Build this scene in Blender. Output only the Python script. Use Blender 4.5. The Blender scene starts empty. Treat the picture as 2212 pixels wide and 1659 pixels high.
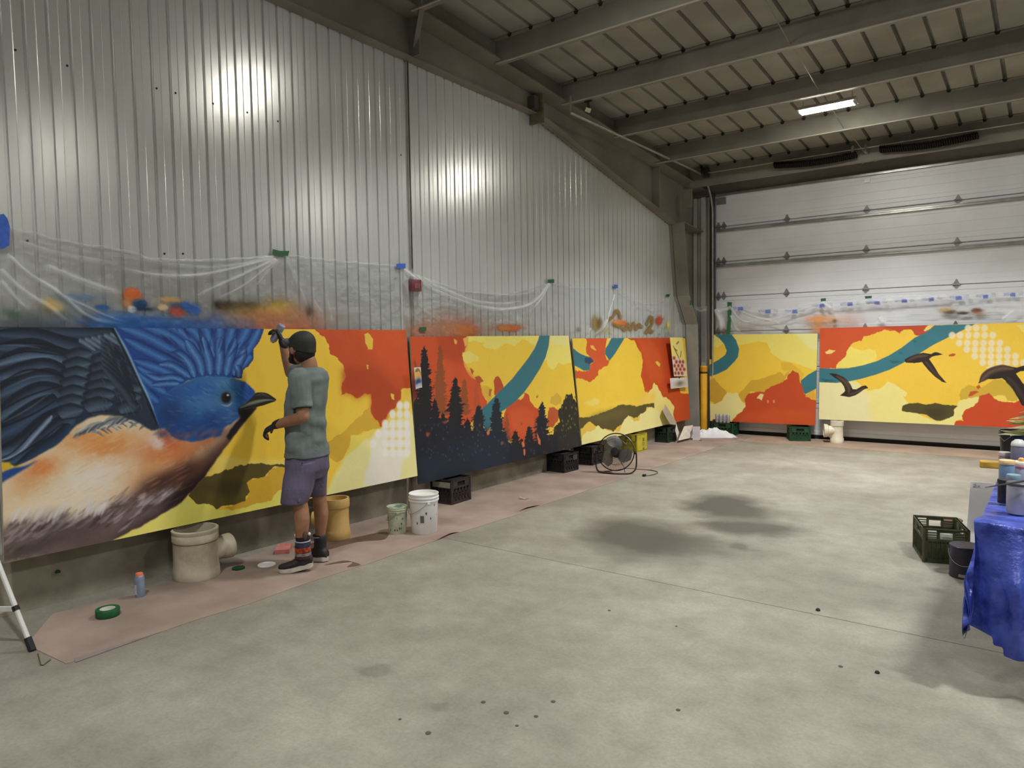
import bpy, bmesh, math, random
import numpy as np
from mathutils import Vector, Matrix, Euler
random.seed(7); np.random.seed(7)
S = bpy.context.scene
COL = S.collection

# ------------------------------------------------------------------ camera, world, lights, exposure
CAMH = 1.65
YAW, PITCH, ROLL = math.radians(-37.266), math.radians(3.366), math.radians(0.896)
FPX = 1554.0
fwd = Vector((math.sin(YAW)*math.cos(PITCH), math.cos(YAW)*math.cos(PITCH), -math.sin(PITCH)))
r0 = Vector((math.cos(YAW), -math.sin(YAW), 0)); d0 = fwd.cross(r0)
RT = r0*math.cos(ROLL) + d0*math.sin(ROLL)
DN = -r0*math.sin(ROLL) + d0*math.cos(ROLL)
cam = bpy.data.cameras.new('camera'); camo = bpy.data.objects.new('camera', cam); COL.objects.link(camo)
cam.sensor_fit = 'HORIZONTAL'; cam.sensor_width = 36.0; cam.lens = 36.0*FPX/2212.0; cam.clip_start = 0.05; cam.clip_end = 100
M = Matrix((RT, -DN, -fwd)).transposed().to_4x4(); M.translation = Vector((0, 0, CAMH)); camo.matrix_world = M
S.camera = camo
S.view_settings.view_transform = 'Standard'; S.view_settings.look = 'None'
S.view_settings.gamma = 1.0; S.view_settings.use_curve_mapping = False
S.view_settings.exposure = EXPOSURE = -0.12
wd = bpy.data.worlds.new('world'); S.world = wd; wd.use_nodes = True
wd.node_tree.nodes['Background'].inputs[0].default_value = (0.9, 0.95, 1.0, 1)
wd.node_tree.nodes['Background'].inputs[1].default_value = 0.05
# ceiling lamps of the hall: position, watts (each one gets a real fixture further down)
LAMPS = [((-2.30, 9.40, 4.43), 150), ((-2.95, 4.90, 4.62), 66), ((1.6, 9.40, 4.43), 105), ((1.3, 4.60, 4.62), 115),
         ((-2.6, 0.2, 4.9), 78), ((1.6, 0.2, 4.9), 80), ((5.2, 4.9, 4.7), 60), ((5.2, 0.2, 4.9), 60)]
for i, (p, w) in enumerate(LAMPS):
    L = bpy.data.lights.new('lamp_light', 'AREA'); L.shape = 'RECTANGLE'; L.size = 0.62; L.size_y = 0.12
    L.energy = w; L.color = (1.0, 0.99, 0.985); L.spread = math.radians(128)
    o = bpy.data.objects.new('lamp_light', L); o.location = (p[0], p[1], p[2]-0.055); COL.objects.link(o)

# ------------------------------------------------------------------ helpers
def ray(x, y): return fwd + RT*((x-1106)/FPX) + DN*((y-829.5)/FPX)
def on(ax, v, x, y):
    """photo pixel -> point on a wall, floor or table plane (axis ax = v): used to take measurements off the photograph"""
    q = ray(x, y); c = Vector((0, 0, CAMH)); return c + q*((v-c[ax])/q[ax])
def onpl(p0, n, x, y):
    q = ray(x, y); c = Vector((0, 0, CAMH)); return c + q*((p0-c).dot(n)/q.dot(n))
def lin(c):
    c = np.asarray(c, float)/255.0
    return np.where(c <= 0.04045, c/12.92, ((c+0.055)/1.055)**2.4)
_m = {}
def mat(name, c, rough=0.6, c2=None, scale=8.0, bump=0.0, bscale=60.0, metal=0.0, spec=0.5, detail=4.0, lo=0.35, hi=0.65, emit=0.0, stretch=None, sheen=0):
    """procedural material: two colours mixed by noise, with fine relief. colours are 0-255"""
    if name in _m: return _m[name]
    m = bpy.data.materials.new(name); m.use_nodes = True; nt = m.node_tree; b = nt.nodes['Principled BSDF']
    if c2 is None: c2 = tuple(x*0.9 for x in c)
    tc = nt.nodes.new('ShaderNodeTexCoord'); n = nt.nodes.new('ShaderNodeTexNoise'); r = nt.nodes.new('ShaderNodeValToRGB')
    src = tc.outputs['Object']
    if stretch:
        mp = nt.nodes.new('ShaderNodeMapping'); mp.inputs['Scale'].default_value = stretch; nt.links.new(src, mp.inputs[0]); src = mp.outputs[0]
    n.inputs['Scale'].default_value = scale; n.inputs['Detail'].default_value = detail
    nt.links.new(src, n.inputs['Vector']); nt.links.new(n.outputs['Fac'], r.inputs[0])
    r.color_ramp.elements[0].position = lo; r.color_ramp.elements[1].position = hi
    r.color_ramp.elements[0].color = (*lin(c2), 1); r.color_ramp.elements[1].color = (*lin(c), 1)
    nt.links.new(r.outputs[0], b.inputs['Base Color'])
    b.inputs['Roughness'].default_value = rough; b.inputs['Metallic'].default_value = metal; b.inputs['Specular IOR Level'].default_value = spec
    if emit:
        b.inputs['Emission Color'].default_value = (*lin(c), 1); b.inputs['Emission Strength'].default_value = emit
    if bump:
        n2 = nt.nodes.new('ShaderNodeTexNoise'); n2.inputs['Scale'].default_value = bscale; n2.inputs['Detail'].default_value = 3
        nt.links.new(src, n2.inputs['Vector'])
        bp = nt.nodes.new('ShaderNodeBump'); bp.inputs['Strength'].default_value = 1.0; bp.inputs['Distance'].default_value = bump
        nt.links.new(n2.outputs['Fac'], bp.inputs['Height']); nt.links.new(bp.outputs[0], b.inputs['Normal'])
    _m[name] = m; return m

class MB:
    def __init__(s): s.v = []; s.f = []
    def add(s, vs, fs, T=None):
        k = len(s.v); s.v += [tuple(T @ Vector(p)) if T is not None else tuple(p) for p in vs]; s.f += [tuple(i+k for i in f) for f in fs]; return s
    def box(s, a, b, T=None):
        x0, y0, z0 = a; x1, y1, z1 = b
        return s.add([(x0,y0,z0),(x1,y0,z0),(x1,y1,z0),(x0,y1,z0),(x0,y0,z1),(x1,y0,z1),(x1,y1,z1),(x0,y1,z1)],
                     [(0,3,2,1),(4,5,6,7),(0,1,5,4),(1,2,6,5),(2,3,7,6),(3,0,4,7)], T)
    def bar(s, p, q, w, h, up=(0,0,1)):
        """rectangular bar from p to q"""
        p, q = Vector(p), Vector(q); d = (q-p).normalized(); u = Vector(up)
        if abs(d.dot(u)) > .95: u = Vector((1,0,0))
        a = d.cross(u).normalized()*w/2; c = a.normalized().cross(d)*h/2
        vs = [p-a-c, p+a-c, p+a+c, p-a+c, q-a-c, q+a-c, q+a+c, q-a+c]
        return s.add(vs, [(0,3,2,1),(4,5,6,7),(0,1,5,4),(1,2,6,5),(2,3,7,6),(3,0,4,7)])
    def tube(s, pts, r, n=8, cap=True):
        pts = [Vector(p) for p in pts]; m = len(pts); rs = r if isinstance(r, (list, tuple)) else [r]*m
        d0_ = (pts[1]-pts[0]).normalized(); a = d0_.orthogonal().normalized(); vs = []
        for i, p in enumerate(pts):
            d = (pts[min(i+1, m-1)]-pts[max(i-1, 0)]).normalized(); a = (a-d*a.dot(d)).normalized(); b = d.cross(a)
            for k in range(n):
                t = 2*math.pi*k/n; vs.append(p+(a*math.cos(t)+b*math.sin(t))*rs[i])
        fs = [(i*n+k, i*n+(k+1) % n, (i+1)*n+(k+1) % n, (i+1)*n+k) for i in range(m-1) for k in range(n)]
        if cap: fs += [tuple(range(n))[::-1], tuple((m-1)*n+k for k in range(n))]
        return s.add(vs, fs)
    def lathe(s, prof, n=32, T=None, close=False):
        """prof: list of (radius, z)"""
        vs = []
        for r, z in prof:
            for k in range(n):
                t = 2*math.pi*k/n; vs.append((r*math.cos(t), r*math.sin(t), z))
        m = len(prof)
        fs = [(i*n+k, i*n+(k+1) % n, (i+1)*n+(k+1) % n, (i+1)*n+k) for i in range(m-1) for k in range(n)]
        if prof[0][0] > 1e-5 and not close: fs.append(tuple(range(n))[::-1])
        if prof[-1][0] > 1e-5 and not close: fs.append(tuple((m-1)*n+k for k in range(n)))
        if close: fs += [((m-1)*n+k, (m-1)*n+(k+1) % n, (k+1) % n, k) for k in range(n)]
        return s.add(vs, fs, T)
    def prism(s, poly, h, T=None):
        """2D polygon in XY extruded along z from 0 to h"""
        n = len(poly); vs = [(x, y, 0) for x, y in poly]+[(x, y, h) for x, y in poly]
        fs = [tuple(range(n))[::-1], tuple(range(n, 2*n))]+[(k, (k+1) % n, n+(k+1) % n, n+k) for k in range(n)]
        return s.add(vs, fs, T)
    def obj(s, name, m, parent=None, smooth=False, loc=None):
        me = bpy.data.meshes.new(name); me.from_pydata([tuple(p) for p in s.v], [], s.f); me.update()
        bm = bmesh.new(); bm.from_mesh(me); bmesh.ops.recalc_face_normals(bm, faces=bm.faces); bm.to_mesh(me); bm.free()
        if smooth:
            me.polygons.foreach_set('use_smooth', [True]*len(me.polygons))
            try: me.set_sharp_from_angle(angle=math.radians(38))
            except Exception: pass
        me.materials.append(m)
        o = bpy.data.objects.new(name, me); COL.objects.link(o)
        if parent is not None: o.parent = parent
        if loc is not None: o.location = loc
        return o
def thing(name, label, cat, loc=(0,0,0), rz=0, group=None, kind=None):
    o = bpy.data.objects.new(name, None); COL.objects.link(o); o.empty_display_size = 0.1
    o.location = loc; o.rotation_euler = (0, 0, rz)
    return tag(o, label, cat, group, kind)
def tag(o, label=None, cat=None, group=None, kind=None):
    if label: o['label'] = label
    if cat: o['category'] = cat
    if group: o['group'] = group
    if kind: o['kind'] = kind
    return o
def struct(name, label=None):
    o = bpy.data.objects.new(name, None); COL.objects.link(o); o['kind'] = 'structure'
    if label: o['label'] = label
    return o
def each(name, m, parent, parts, smooth=False, loc=None):
    """alike pieces, one object each; parts = functions that fill a mesh builder"""
    out = []
    for f in parts:
        mb = MB(); f(mb); out.append(mb.obj(name, m, parent, smooth, loc))
    return out
def copy_tree(o, parent=None):
    c = o.copy(); COL.objects.link(c); c.parent = parent
    for ch in list(o.children): copy_tree(ch, c)
    return c
def TR(x, y, z, rx=0, ry=0, rz=0): return Matrix.Translation((x, y, z)) @ Euler((rx, ry, rz)).to_matrix().to_4x4()
# ------------------------------------------------------------------ room shell
XW, YD = -5.25, 12.25            # liner wall plane, overhead door plane
XR, YB = 9.0, -7.0
def zb(Y): return 4.715-0.0885*(Y-6.4)       # underside of the purlins (roof falls towards the door)
def zt(Y): return zb(Y)+0.24                 # roof sheets lie on the purlins

# floor: poured concrete in slabs with a sawn joint at Y = 4.42
def concrete():
    m = bpy.data.materials.new('floor_concrete'); m.use_nodes = True; nt = m.node_tree; b = nt.nodes['Principled BSDF']; N = nt.nodes.new; Lk = nt.links.new
    tc = N('ShaderNodeTexCoord')
    def noise(scale, det=5, rough=0.6):
        n = N('ShaderNodeTexNoise'); n.inputs['Scale'].default_value = scale; n.inputs['Detail'].default_value = det; n.inputs['Roughness'].default_value = rough
        Lk(tc.outputs['Object'], n.inputs['Vector']); return n
    def ramp(src, a, ca, b_, cb):
        r = N('ShaderNodeValToRGB'); e = r.color_ramp.elements; e[0].position = a; e[1].position = b_; e[0].color = ca; e[1].color = cb; Lk(src, r.inputs[0]); return r
    n1 = noise(0.9, 6); r1 = ramp(n1.outputs['Fac'], 0.32, (*lin((131,127,115)), 1), 0.68, (*lin((159,156,143)), 1))
    n2 = noise(4.5, 8, .7); r2 = ramp(n2.outputs['Fac'], 0.33, (0.78, 0.77, 0.76, 1), 0.66, (1.03, 1.03, 1.03, 1))
    mx = N('ShaderNodeMixRGB'); mx.blend_type = 'MULTIPLY'; mx.inputs[0].default_value = 1; Lk(r1.outputs[0], mx.inputs[1]); Lk(r2.outputs[0], mx.inputs[2])
    cur = mx.outputs[0]
    n3 = noise(55, 8, .75); r3 = ramp(n3.outputs['Fac'], 0.3, (0.80, 0.80, 0.80, 1), 0.7, (1.10, 1.10, 1.10, 1))
    mx = N('ShaderNodeMixRGB'); mx.blend_type = 'MULTIPLY'; mx.inputs[0].default_value = 1; Lk(cur, mx.inputs[1]); Lk(r3.outputs[0], mx.inputs[2]); cur = mx.outputs[0]
    # old oil and water stains: soft ellipses with noisy edges (centre, half axes, turn, strength)
    nw = noise(2.2, 5)
    for cx_, cy_, ax_, ay_, rot, st in [(-2.55,6.85,0.52,0.75,0.6,0.95),(-2.75,5.35,0.62,0.85,0.85,0.9),(-2.10,6.15,0.60,0.34,0.2,0.9),(-2.3,5.35,0.7,0.35,0.3,0.5),(-1.93,5.55,0.13,0.10,0,0.62),
                                        (-3.35,8.05,0.25,0.12,0.9,0.22),(-2.75,2.35,0.16,0.07,0.2,0.35),(-2.2,2.3,0.09,0.05,0.2,0.3),(-0.9,5.0,1.2,0.45,0.1,0.12),(-0.75,8.2,0.9,0.5,0.1,0.10)]:
        mp = N('ShaderNodeMapping'); mp.vector_type = 'TEXTURE'; mp.inputs['Location'].default_value = (cx_, cy_, 0); mp.inputs['Rotation'].default_value = (0, 0, rot); mp.inputs['Scale'].default_value = (ax_, ay_, 1)
        ad = N('ShaderNodeVectorMath'); ad.operation = 'MULTIPLY_ADD'; ad.inputs[1].default_value = (0.45, 0.45, 0); Lk(nw.outputs['Color'], ad.inputs[0]); Lk(tc.outputs['Object'], ad.inputs[2])
        sb = N('ShaderNodeVectorMath'); sb.operation = 'SUBTRACT'; sb.inputs[1].default_value = (0.225, 0.225, 0); Lk(ad.outputs[0], sb.inputs[0])
        Lk(sb.outputs[0], mp.inputs[0]); ln = N('ShaderNodeVectorMath'); ln.operation = 'LENGTH'; Lk(mp.outputs[0], ln.inputs[0])
        rr = ramp(ln.outputs['Value'], 0.45, (st, st, st, 1), 1.1, (0, 0, 0, 1))
        mx = N('ShaderNodeMixRGB'); mx.blend_type = 'MIX'; Lk(rr.outputs[0], mx.inputs[0]); Lk(cur, mx.inputs[1]); mx.inputs[2].default_value = (*lin((72,67,58)), 1); cur = mx.outputs[0]
    # reddish paint dust along the rear door
    Lk(cur, b.inputs['Base Color']); b.inputs['Roughness'].default_value = 0.62; b.inputs['Specular IOR Level'].default_value = 0.35
    bp = N('ShaderNodeBump'); bp.inputs['Distance'].default_value = 0.004; bp.inputs['Strength'].default_value = 0.6; Lk(n3.outputs['Fac'], bp.inputs['Height']); Lk(bp.outputs[0], b.inputs['Normal'])
    return m
CONC = concrete()
fl = struct('floor', 'poured concrete floor with dark stains and a sawn joint')
for x0, x1 in ((XW-.2, 2.0), (2.0, XR)):
    for y0, y1 in ((YB, 4.417), (4.423, YD+.3)):
        MB().box((x0+.002, y0, -.12), (x1-.002, y1, 0)).obj('floor_slab', CONC, fl)
MB().box((XW-.2, YB, -.2), (XR, YD+.3, -.006)).obj('joint_filler', mat('joint_dirt', (96,90,78), .9), fl)

# left wall: ribbed white liner sheets above a concrete kerb
def liner_mat():
    m = bpy.data.materials.new('wall_liner'); m.use_nodes = True; nt = m.node_tree; b = nt.nodes['Principled BSDF']; N = nt.nodes.new; Lk = nt.links.new
    tc = N('ShaderNodeTexCoord'); mp = N('ShaderNodeMapping'); mp.inputs['Scale'].default_value = (22, 22, 0.35); Lk(tc.outputs['Object'], mp.inputs[0])
    n = N('ShaderNodeTexNoise'); n.inputs['Scale'].default_value = 1.0; n.inputs['Detail'].default_value = 3; Lk(mp.outputs[0], n.inputs['Vector'])
    n2 = N('ShaderNodeTexNoise'); n2.inputs['Scale'].default_value = 1.3; n2.inputs['Detail'].default_value = 4; Lk(tc.outputs['Object'], n2.inputs['Vector'])
    r = N('ShaderNodeValToRGB'); r.color_ramp.elements[0].position = .3; r.color_ramp.elements[1].position = .7
    r.color_ramp.elements[0].color = (*lin((206,210,208)), 1); r.color_ramp.elements[1].color = (*lin((219,223,221)), 1); Lk(n2.outputs['Fac'], r.inputs[0]); Lk(r.outputs[0], b.inputs['Base Color'])
    mr = N('ShaderNodeMapRange'); mr.inputs['To Min'].default_value = .21; mr.inputs['To Max'].default_value = .29; Lk(n.outputs['Fac'], mr.inputs[0]); Lk(mr.outputs[0], b.inputs['Roughness'])
    bp = N('ShaderNodeBump'); bp.inputs['Distance'].default_value = .0004; bp.inputs['Strength'].default_value = .4; Lk(n.outputs['Fac'], bp.inputs['Height']); Lk(bp.outputs[0], b.inputs['Normal'])
    b.inputs['Metallic'].default_value = 0.38; b.inputs['Specular IOR Level'].default_value = 0.6
    return m
LINER = liner_mat()
wl = struct('wall_left', 'tall white ribbed steel liner wall')
RIB = 0.1335
def ztop(Y):
    if Y < 3.65: return 4.482
    if Y < 7.33: return 4.482-0.0147*(Y-3.65)
    if Y < 11.29: return 4.428-(Y-7.33)*(0.863/3.96)
    return 3.565
def liner(y0, y1, zfun, x, parent, name, flip=False, sheet=6, z0=0.36, axis='Y', ztopc=None):
    y = y0; c = (2.795-y0) % RIB
    while y < y1-0.02:
        e = min(y+RIB*sheet, y1); mb = MB(); prof = []
        q = y
        while q < e-1e-4:
            q2 = min(q+RIB, e); g = 0.009
            prof += [(q, 0), (q+.003, -.016), (q+.022, -.016), (q+.025, 0)]
            if q2-q > .1: prof += [(q+.072, 0), (q+.076, .0014), (q+.080, 0)]
            q = q2
        prof.append((e, 0)); vs = []; fs = []
        for s_, d in prof:
            zz = zfun(s_)
            vs += [((x+d, s_, z0), (x+d, s_, zz)), ((s_, x-d, z0), (s_, x-d, zz))][axis == 'X']
        k = len(prof); fs = [(2*i, 2*i+1, 2*i+3, 2*i+2) for i in range(k-1)]
        mb.add(vs, fs).obj(name, LINER, parent); y = e
off = (2.795 % RIB)
liner(off-RIB*22, 5.235, lambda Y: 4.6 if Y < 3.6 else ztop(Y)+.02, XW, wl, 'wall_sheet')
liner(5.25, 11.95, lambda Y: ztop(Y)+.05, XW, wl, 'wall_sheet')
# edge trim where the sheets meet
each('joint_trim', mat('trim_steel', (206,206,198), .25, metal=.6), wl, [lambda m: m.box((XW-.004, 5.222, .36), (XW+.018, 5.234, 4.47)), lambda m: m.box((XW-.004, 5.244, .36), (XW+.014, 5.262, 4.47))])
MB().box((XW-.02, 5.232, .36), (XW+.004, 5.246, 4.47)).obj('joint_shadow_gap', mat('gap_dark', (30,29,26), .8), wl)
MB().box((XW-.12, YB, -.1), (XW-.02, YD+.2, 5.9)).obj('wall_backing', mat('backing', (90,88,80), .9), wl)
for q in ((33,108), (145,142), (338,191), (379,201), (460,224), (534,243), (600,262), (59,520), (355,548), (395,548), (866,335)):
    p = on(0, XW, *q); MB().lathe([(.0075,0),(.0075,.004),(.004,.006),(0,.0065)], 8, TR(XW, p.y, p.z, 0, math.pi/2)).obj('screw', mat('screw_dark', (60,56,50), .5, metal=.6), wl)
CURB = mat('curb_concrete', (158,152,136), .85, (118,112,98), 3.0, .004, 40)
kb = MB(); kb.add([(XW-.1,YB,0),(XW-.1,YB,.37),(-5.17,YB,.36),(-5.15,YB,.34),(-5.15,YB,0),(XW-.1,YD,0),(XW-.1,YD,.37),(-5.17,YD,.36),(-5.15,YD,.34),(-5.15,YD,0)],
   [(0,1,2,3,4),(5,9,8,7,6),(0,5,6,1),(1,6,7,2),(2,7,8,3),(3,8,9,4),(4,9,5,0)])
ob = kb.obj('baseboard_left', CURB); tag(ob, 'low concrete kerb along the foot of the ribbed wall', kind='structure')
po = MB().box((-5.2, 5.08, 0), (-5.125, 5.24, .5)).obj('kerb_pier', mat('pier_paint', (176,174,166), .7, (140,136,126), 6), ob)

# rigid steel frame along the left wall: rafter web, flanges, haunch, tapered column
ST = mat('frame_steel', (132,129,118), .62, (116,112,101), 2.0, .001, 30)
fr = struct('trim_1', 'painted grey steel frame, rafter with haunch and tapered corner column')
XA, XB = XW+.002, -4.97
def plate_x(mb, pts, x0, x1):      # polygon in (Y,Z) with thickness along X
    n = len(pts); mb.add([(x0, a, b) for a, b in pts]+[(x1, a, b) for a, b in pts],
        [tuple(range(n))[::-1], tuple(range(n, 2*n))]+[(k, (k+1) % n, n+(k+1) % n, n+k) for k in range(n)])
w = MB(); top = lambda Y: zb(Y)+.02
plate_x(w, [(-7,ztop(3)),(3.65,4.482),(7.33,4.428),(7.33,top(7.33)),(-7,top(-7))], -5.20, -5.185); w.obj('rafter_web', ST, fr)
w = MB(); plate_x(w, [(7.345,4.40),(11.29,3.565),(11.48,2.38),(11.84,1.9),(11.93,0),(12.2,0),(12.2,top(12.2)),(7.345,top(7.345))], -5.20, -5.185); w.obj('haunch_web', ST, fr)
w = MB(); w.bar(((XA+XB)/2-.08,-7,ztop(0)-.0), ((XA+XB)/2-.08,3.65,4.482), XB-XA-.16, .012); w.bar(((XA+XB)/2-.08,3.65,4.482), ((XA+XB)/2-.08,7.33,4.428), XB-XA-.16, .012); w.obj('rafter_flange', ST, fr)
w = MB(); w.bar(((XA+XB)/2-.06,7.345,4.425), ((XA+XB)/2-.06,11.29,3.565), XB-XA-.12, .012); w.obj('haunch_flange', ST, fr)
CLIP = mat('column_light', (158,157,150), .6, (142,141,134), 3)
for a, b in (((11.29,3.565),(11.48,2.38)),((11.48,2.38),(11.84,1.9)),((11.84,1.9),(11.93,0))):
    w = MB()
    w.bar(((XA+XB)/2,a[0],a[1]), ((XA+XB)/2,b[0],b[1]), XB-XA, .014, up=(1,0,0)) if False else w.add([(XA,a[0],a[1]),(XB,a[0],a[1]),(XB,b[0],b[1]),(XA,b[0],b[1]),(XA,a[0]+.014,a[1]),(XB,a[0]+.014,a[1]),(XB,b[0]+.014,b[1]),(XA,b[0]+.014,b[1])],
        [(0,1,2,3),(7,6,5,4),(0,4,5,1),(1,5,6,2),(2,6,7,3),(3,7,4,0)])
    w.obj('column_flange', ST if a[1] > 3 else CLIP, fr)
w = MB(); w.bar((-5.06,-7,top(-7)), (-5.06,12.2,top(12.2)), .24, .014); w.obj('top_flange', ST, fr)
w = MB(); plate_x(w, [(-7,top(-7)),(12.2,top(12.2)),(12.2,top(12.2)+.30),(-7,top(-7)+.30)], -5.045, -5.035); w.obj('rake_closure', ST, fr)
w = MB(); w.box((-5.24,7.325,4.30),(-5.04,7.352,4.66)); w.obj('splice_plate', mat('splice_rust', (112,104,82), .7, (88,80,60), 14), fr)
w = MB(); w.box((-5.22,7.21,4.44),(-5.08,7.325,4.60)); w.obj('bolt_block', mat('bolts_dark', (70,66,58), .7), fr)
w = MB(); w.box((-5.20,5.225,4.47),(-5.05,5.24,4.86)); w.bar((-5.12,5.24,4.56),(-4.86,5.10,4.90),.05,.02); w.obj('flange_brace', ST, fr)
w = MB(); w.bar((-5.12,10.56,3.72),(-5.12,10.56,4.40),.02,.12,up=(1,0,0)); w.bar((XB-.1,11.29,3.575),(XB-.1,12.2,3.50),.2,.014); w.obj('stiffener', ST, fr)
w = MB()
for k in range(34):
    Y = 7.5+k*.11
    if Y < 11.25: w.lathe([(.009,0),(.009,.006),(0,.008)], 6, TR(-5.235, Y, ztop(Y)-.003, math.pi))
w.obj('flange_screw_row', mat('screw_dark', (60,56,50), .5), fr)['kind'] = 'stuff'

# ceiling: ribbed roof sheets on Z purlins
cl = struct('ceiling', 'sloping roof of pale ribbed sheets carried on grey steel purlins')
DECK = mat('roof_sheet', (158,155,145), .75, (138,135,125), 1.6, .003, 25)
PUR = mat('purlin_steel', (138,134,124), .6, (122,118,108), 2.5, .001, 30)
PX0 = -4.781-.28; PW = .2805
k = 0; x = PX0
while x < XR:
    vs = []; prof = [(x+.022,.0),(x+PW-.022,.0),(x+PW-.010,.055),(x+PW+.010,.055),(x+PW+.022,0)]
    prof = [(x+.022,0),(x+.10,-.004),(x+.18,-.004),(x+PW-.022,0),(x+PW-.010,.06),(x+PW+.010,.06)] + [(x+PW+.022,0)]
    for Y in (YB, YD+.2):
        for a, d in prof: vs.append((a, Y, zt(Y)+d))
    n = len(prof); MB().add(vs, [(i, i+1, n+i+1, n+i) for i in range(n-1)]).obj('roof_panel', DECK, cl); x += PW
MB().box((XW-.2, YB, 0), (XR, YB+.02, 0.001)).v
ins = MB(); ins.add([(XW-.2,YB,zt(YB)+.1),(XR,YB,zt(YB)+.1),(XR,YD+.3,zt(YD+.3)+.1),(XW-.2,YD+.3,zt(YD+.3)+.1)], [(0,1,2,3)]); ins.obj('insulation_layer', mat('insul', (60,58,54), .9), cl)
def purlin(Y, h=.24):
    z1 = zt(Y)-.002; z0 = z1-h; mb = MB(); xa, xb = -5.02, XR-.05
    mb.box((xa,Y-.002,z0),(xb,Y+.002,z1)); mb.box((xa,Y,z0-.002),(xb,Y+.065,z0+.003)); mb.box((xa,Y-.065,z1-.004),(xb,Y,z1)); mb.box((xa,Y+.061,z0),(xb,Y+.065,z0+.022))
    # lower lip in a lighter colour, the edge highlight is painted on
    po_ = mb.obj('purlin', PUR, cl)
    if Y < 11: MB().box((xa,Y-.010,z0-.005),(xb,Y+.004,z0+.007)).obj('purlin_lip_highlight', mat('purlin_lip_highlight', (186,182,170), .5, (170,166,154), 3), po_)
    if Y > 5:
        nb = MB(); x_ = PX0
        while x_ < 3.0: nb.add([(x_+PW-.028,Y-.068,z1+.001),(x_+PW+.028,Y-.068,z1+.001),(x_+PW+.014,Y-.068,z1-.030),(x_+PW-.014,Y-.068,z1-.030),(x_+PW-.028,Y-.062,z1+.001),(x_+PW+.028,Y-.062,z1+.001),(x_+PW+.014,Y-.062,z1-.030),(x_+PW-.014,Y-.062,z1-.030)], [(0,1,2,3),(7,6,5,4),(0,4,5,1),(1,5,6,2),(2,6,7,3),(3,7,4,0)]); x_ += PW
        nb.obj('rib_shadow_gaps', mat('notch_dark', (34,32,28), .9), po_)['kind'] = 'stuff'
    return z0
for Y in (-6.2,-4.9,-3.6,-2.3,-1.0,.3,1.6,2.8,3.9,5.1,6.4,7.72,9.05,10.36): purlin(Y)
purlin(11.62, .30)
for a, b in (((-2.20,6.40),(-2.25,7.72)),((-2.26,7.72),(-2.30,9.05)),((-2.30,9.05),(-2.33,10.36)),((-2.33,10.36),(-2.30,11.6)),((-2.20,5.1),(-2.2,6.4)),((-2.2,3.9),(-2.2,5.1))):
    MB().tube([(a[0],a[1],zb(a[1])+.07),(b[0],b[1],zb(b[1])+.03)], .006, 6).obj('sag_rod', mat('rod_steel', (150,146,134), .5, metal=.3), cl)

# rear wall with the big overhead door
wr = struct('wall_rear', 'grey steel wall around the overhead door')
HEAD = mat('header_panel', (140,137,128), .6, (124,121,112), 1.5)
MB().box((XW-.1,YD-.02,4.13),(XR,YD+.1,4.6)).obj('header', HEAD, wr)
MB().box((XW-.1,YD+.02,0),(-4.86,YD+.1,4.2)).obj('jamb_backing', HEAD, wr)
MB().box((.06,YD-.02,0),(XR,YD+.1,4.2)).obj('wall_field', mat('rear_liner', (190,191,184), .45), wr)
for a, b, y in ((-5.17,-5.10,12.13),(-5.10,-5.02,12.18),(-5.02,-4.93,12.11),(-4.93,-4.86,12.18)):
    MB().box((a,y,0),(b-.012,12.24,4.1)).obj('jamb_trim', mat('jamb_steel', (186,186,178), .3, (172,171,163), 3, metal=.15), wr)
MB().box((XR,YB,0),(XR+.1,YD+.3,6)).obj('wall_right', mat('liner_plain', (196,197,190), .5))
MB().box((XW-.2,YB-.1,0),(XR,YB,6.4)).obj('wall_front', mat('liner_plain', (196,197,190), .5))
for n_ in ('wall_right', 'wall_front'): bpy.data.objects[n_]['kind'] = 'structure'

# overhead door: seven sections, struts, hinges, rollers, springs
dr = struct('door_1', 'white sectional overhead door with steel struts and hinges')
DM = mat('door_paint', (228,231,234), .42, (219,222,226), 2.0, .0006, 20, metal=.1, spec=.5)
DS = mat('door_steel', (176,176,172), .28, (150,150,146), 6, metal=.75)
DK = mat('hinge_steel', (150,148,146), .4, (126,124,122), 10, metal=.4)
seams = [0.05, .57, 1.17, 1.77, 2.375, 2.975, 3.58, 4.12]
for i in range(7):
    a, b = seams[i], seams[i+1]; g = .004
    mb = MB(); prof = [(0,a+g),(-.008,a+g+.008),(-.008,a+.07),(0,a+.078)]
    nm = 4 if b-a > .3 else 2
    for k in range(1, nm): zz = a+(b-a)*k/nm; prof += [(0,zz-.003),(.003,zz),(0,zz+.003)]
    prof += [(0,b-.078),(-.008,b-.07),(-.008,b-g-.008),(0,b-g)]
    vs = [(xx, YD+d, z) for d, z in prof for xx in (-4.80, 0.0)]
    vs += [(-4.8,YD+.04,a+g),(0,YD+.04,a+g),(-4.8,YD+.04,b-g),(0,YD+.04,b-g)]
    n = len(prof); fs = [(2*j, 2*j+1, 2*j+3, 2*j+2) for j in range(n-1)]+[(0,1,2*n+1,2*n),(2*n-2,2*n-1,2*n+3,2*n+2)]
    mb.add(vs, fs).obj('door_panel', DM, dr)
MB().box((-4.8,YD+.045,0),(0,YD+.05,4.15)).obj('door_backing', mat('gap_dark', (30,29,26), .8), dr)
MB().box((-4.8,YD-.02,0),(0,YD+.03,.055)).obj('bottom_seal', mat('rubber', (26,22,22), .8), dr)
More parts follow.
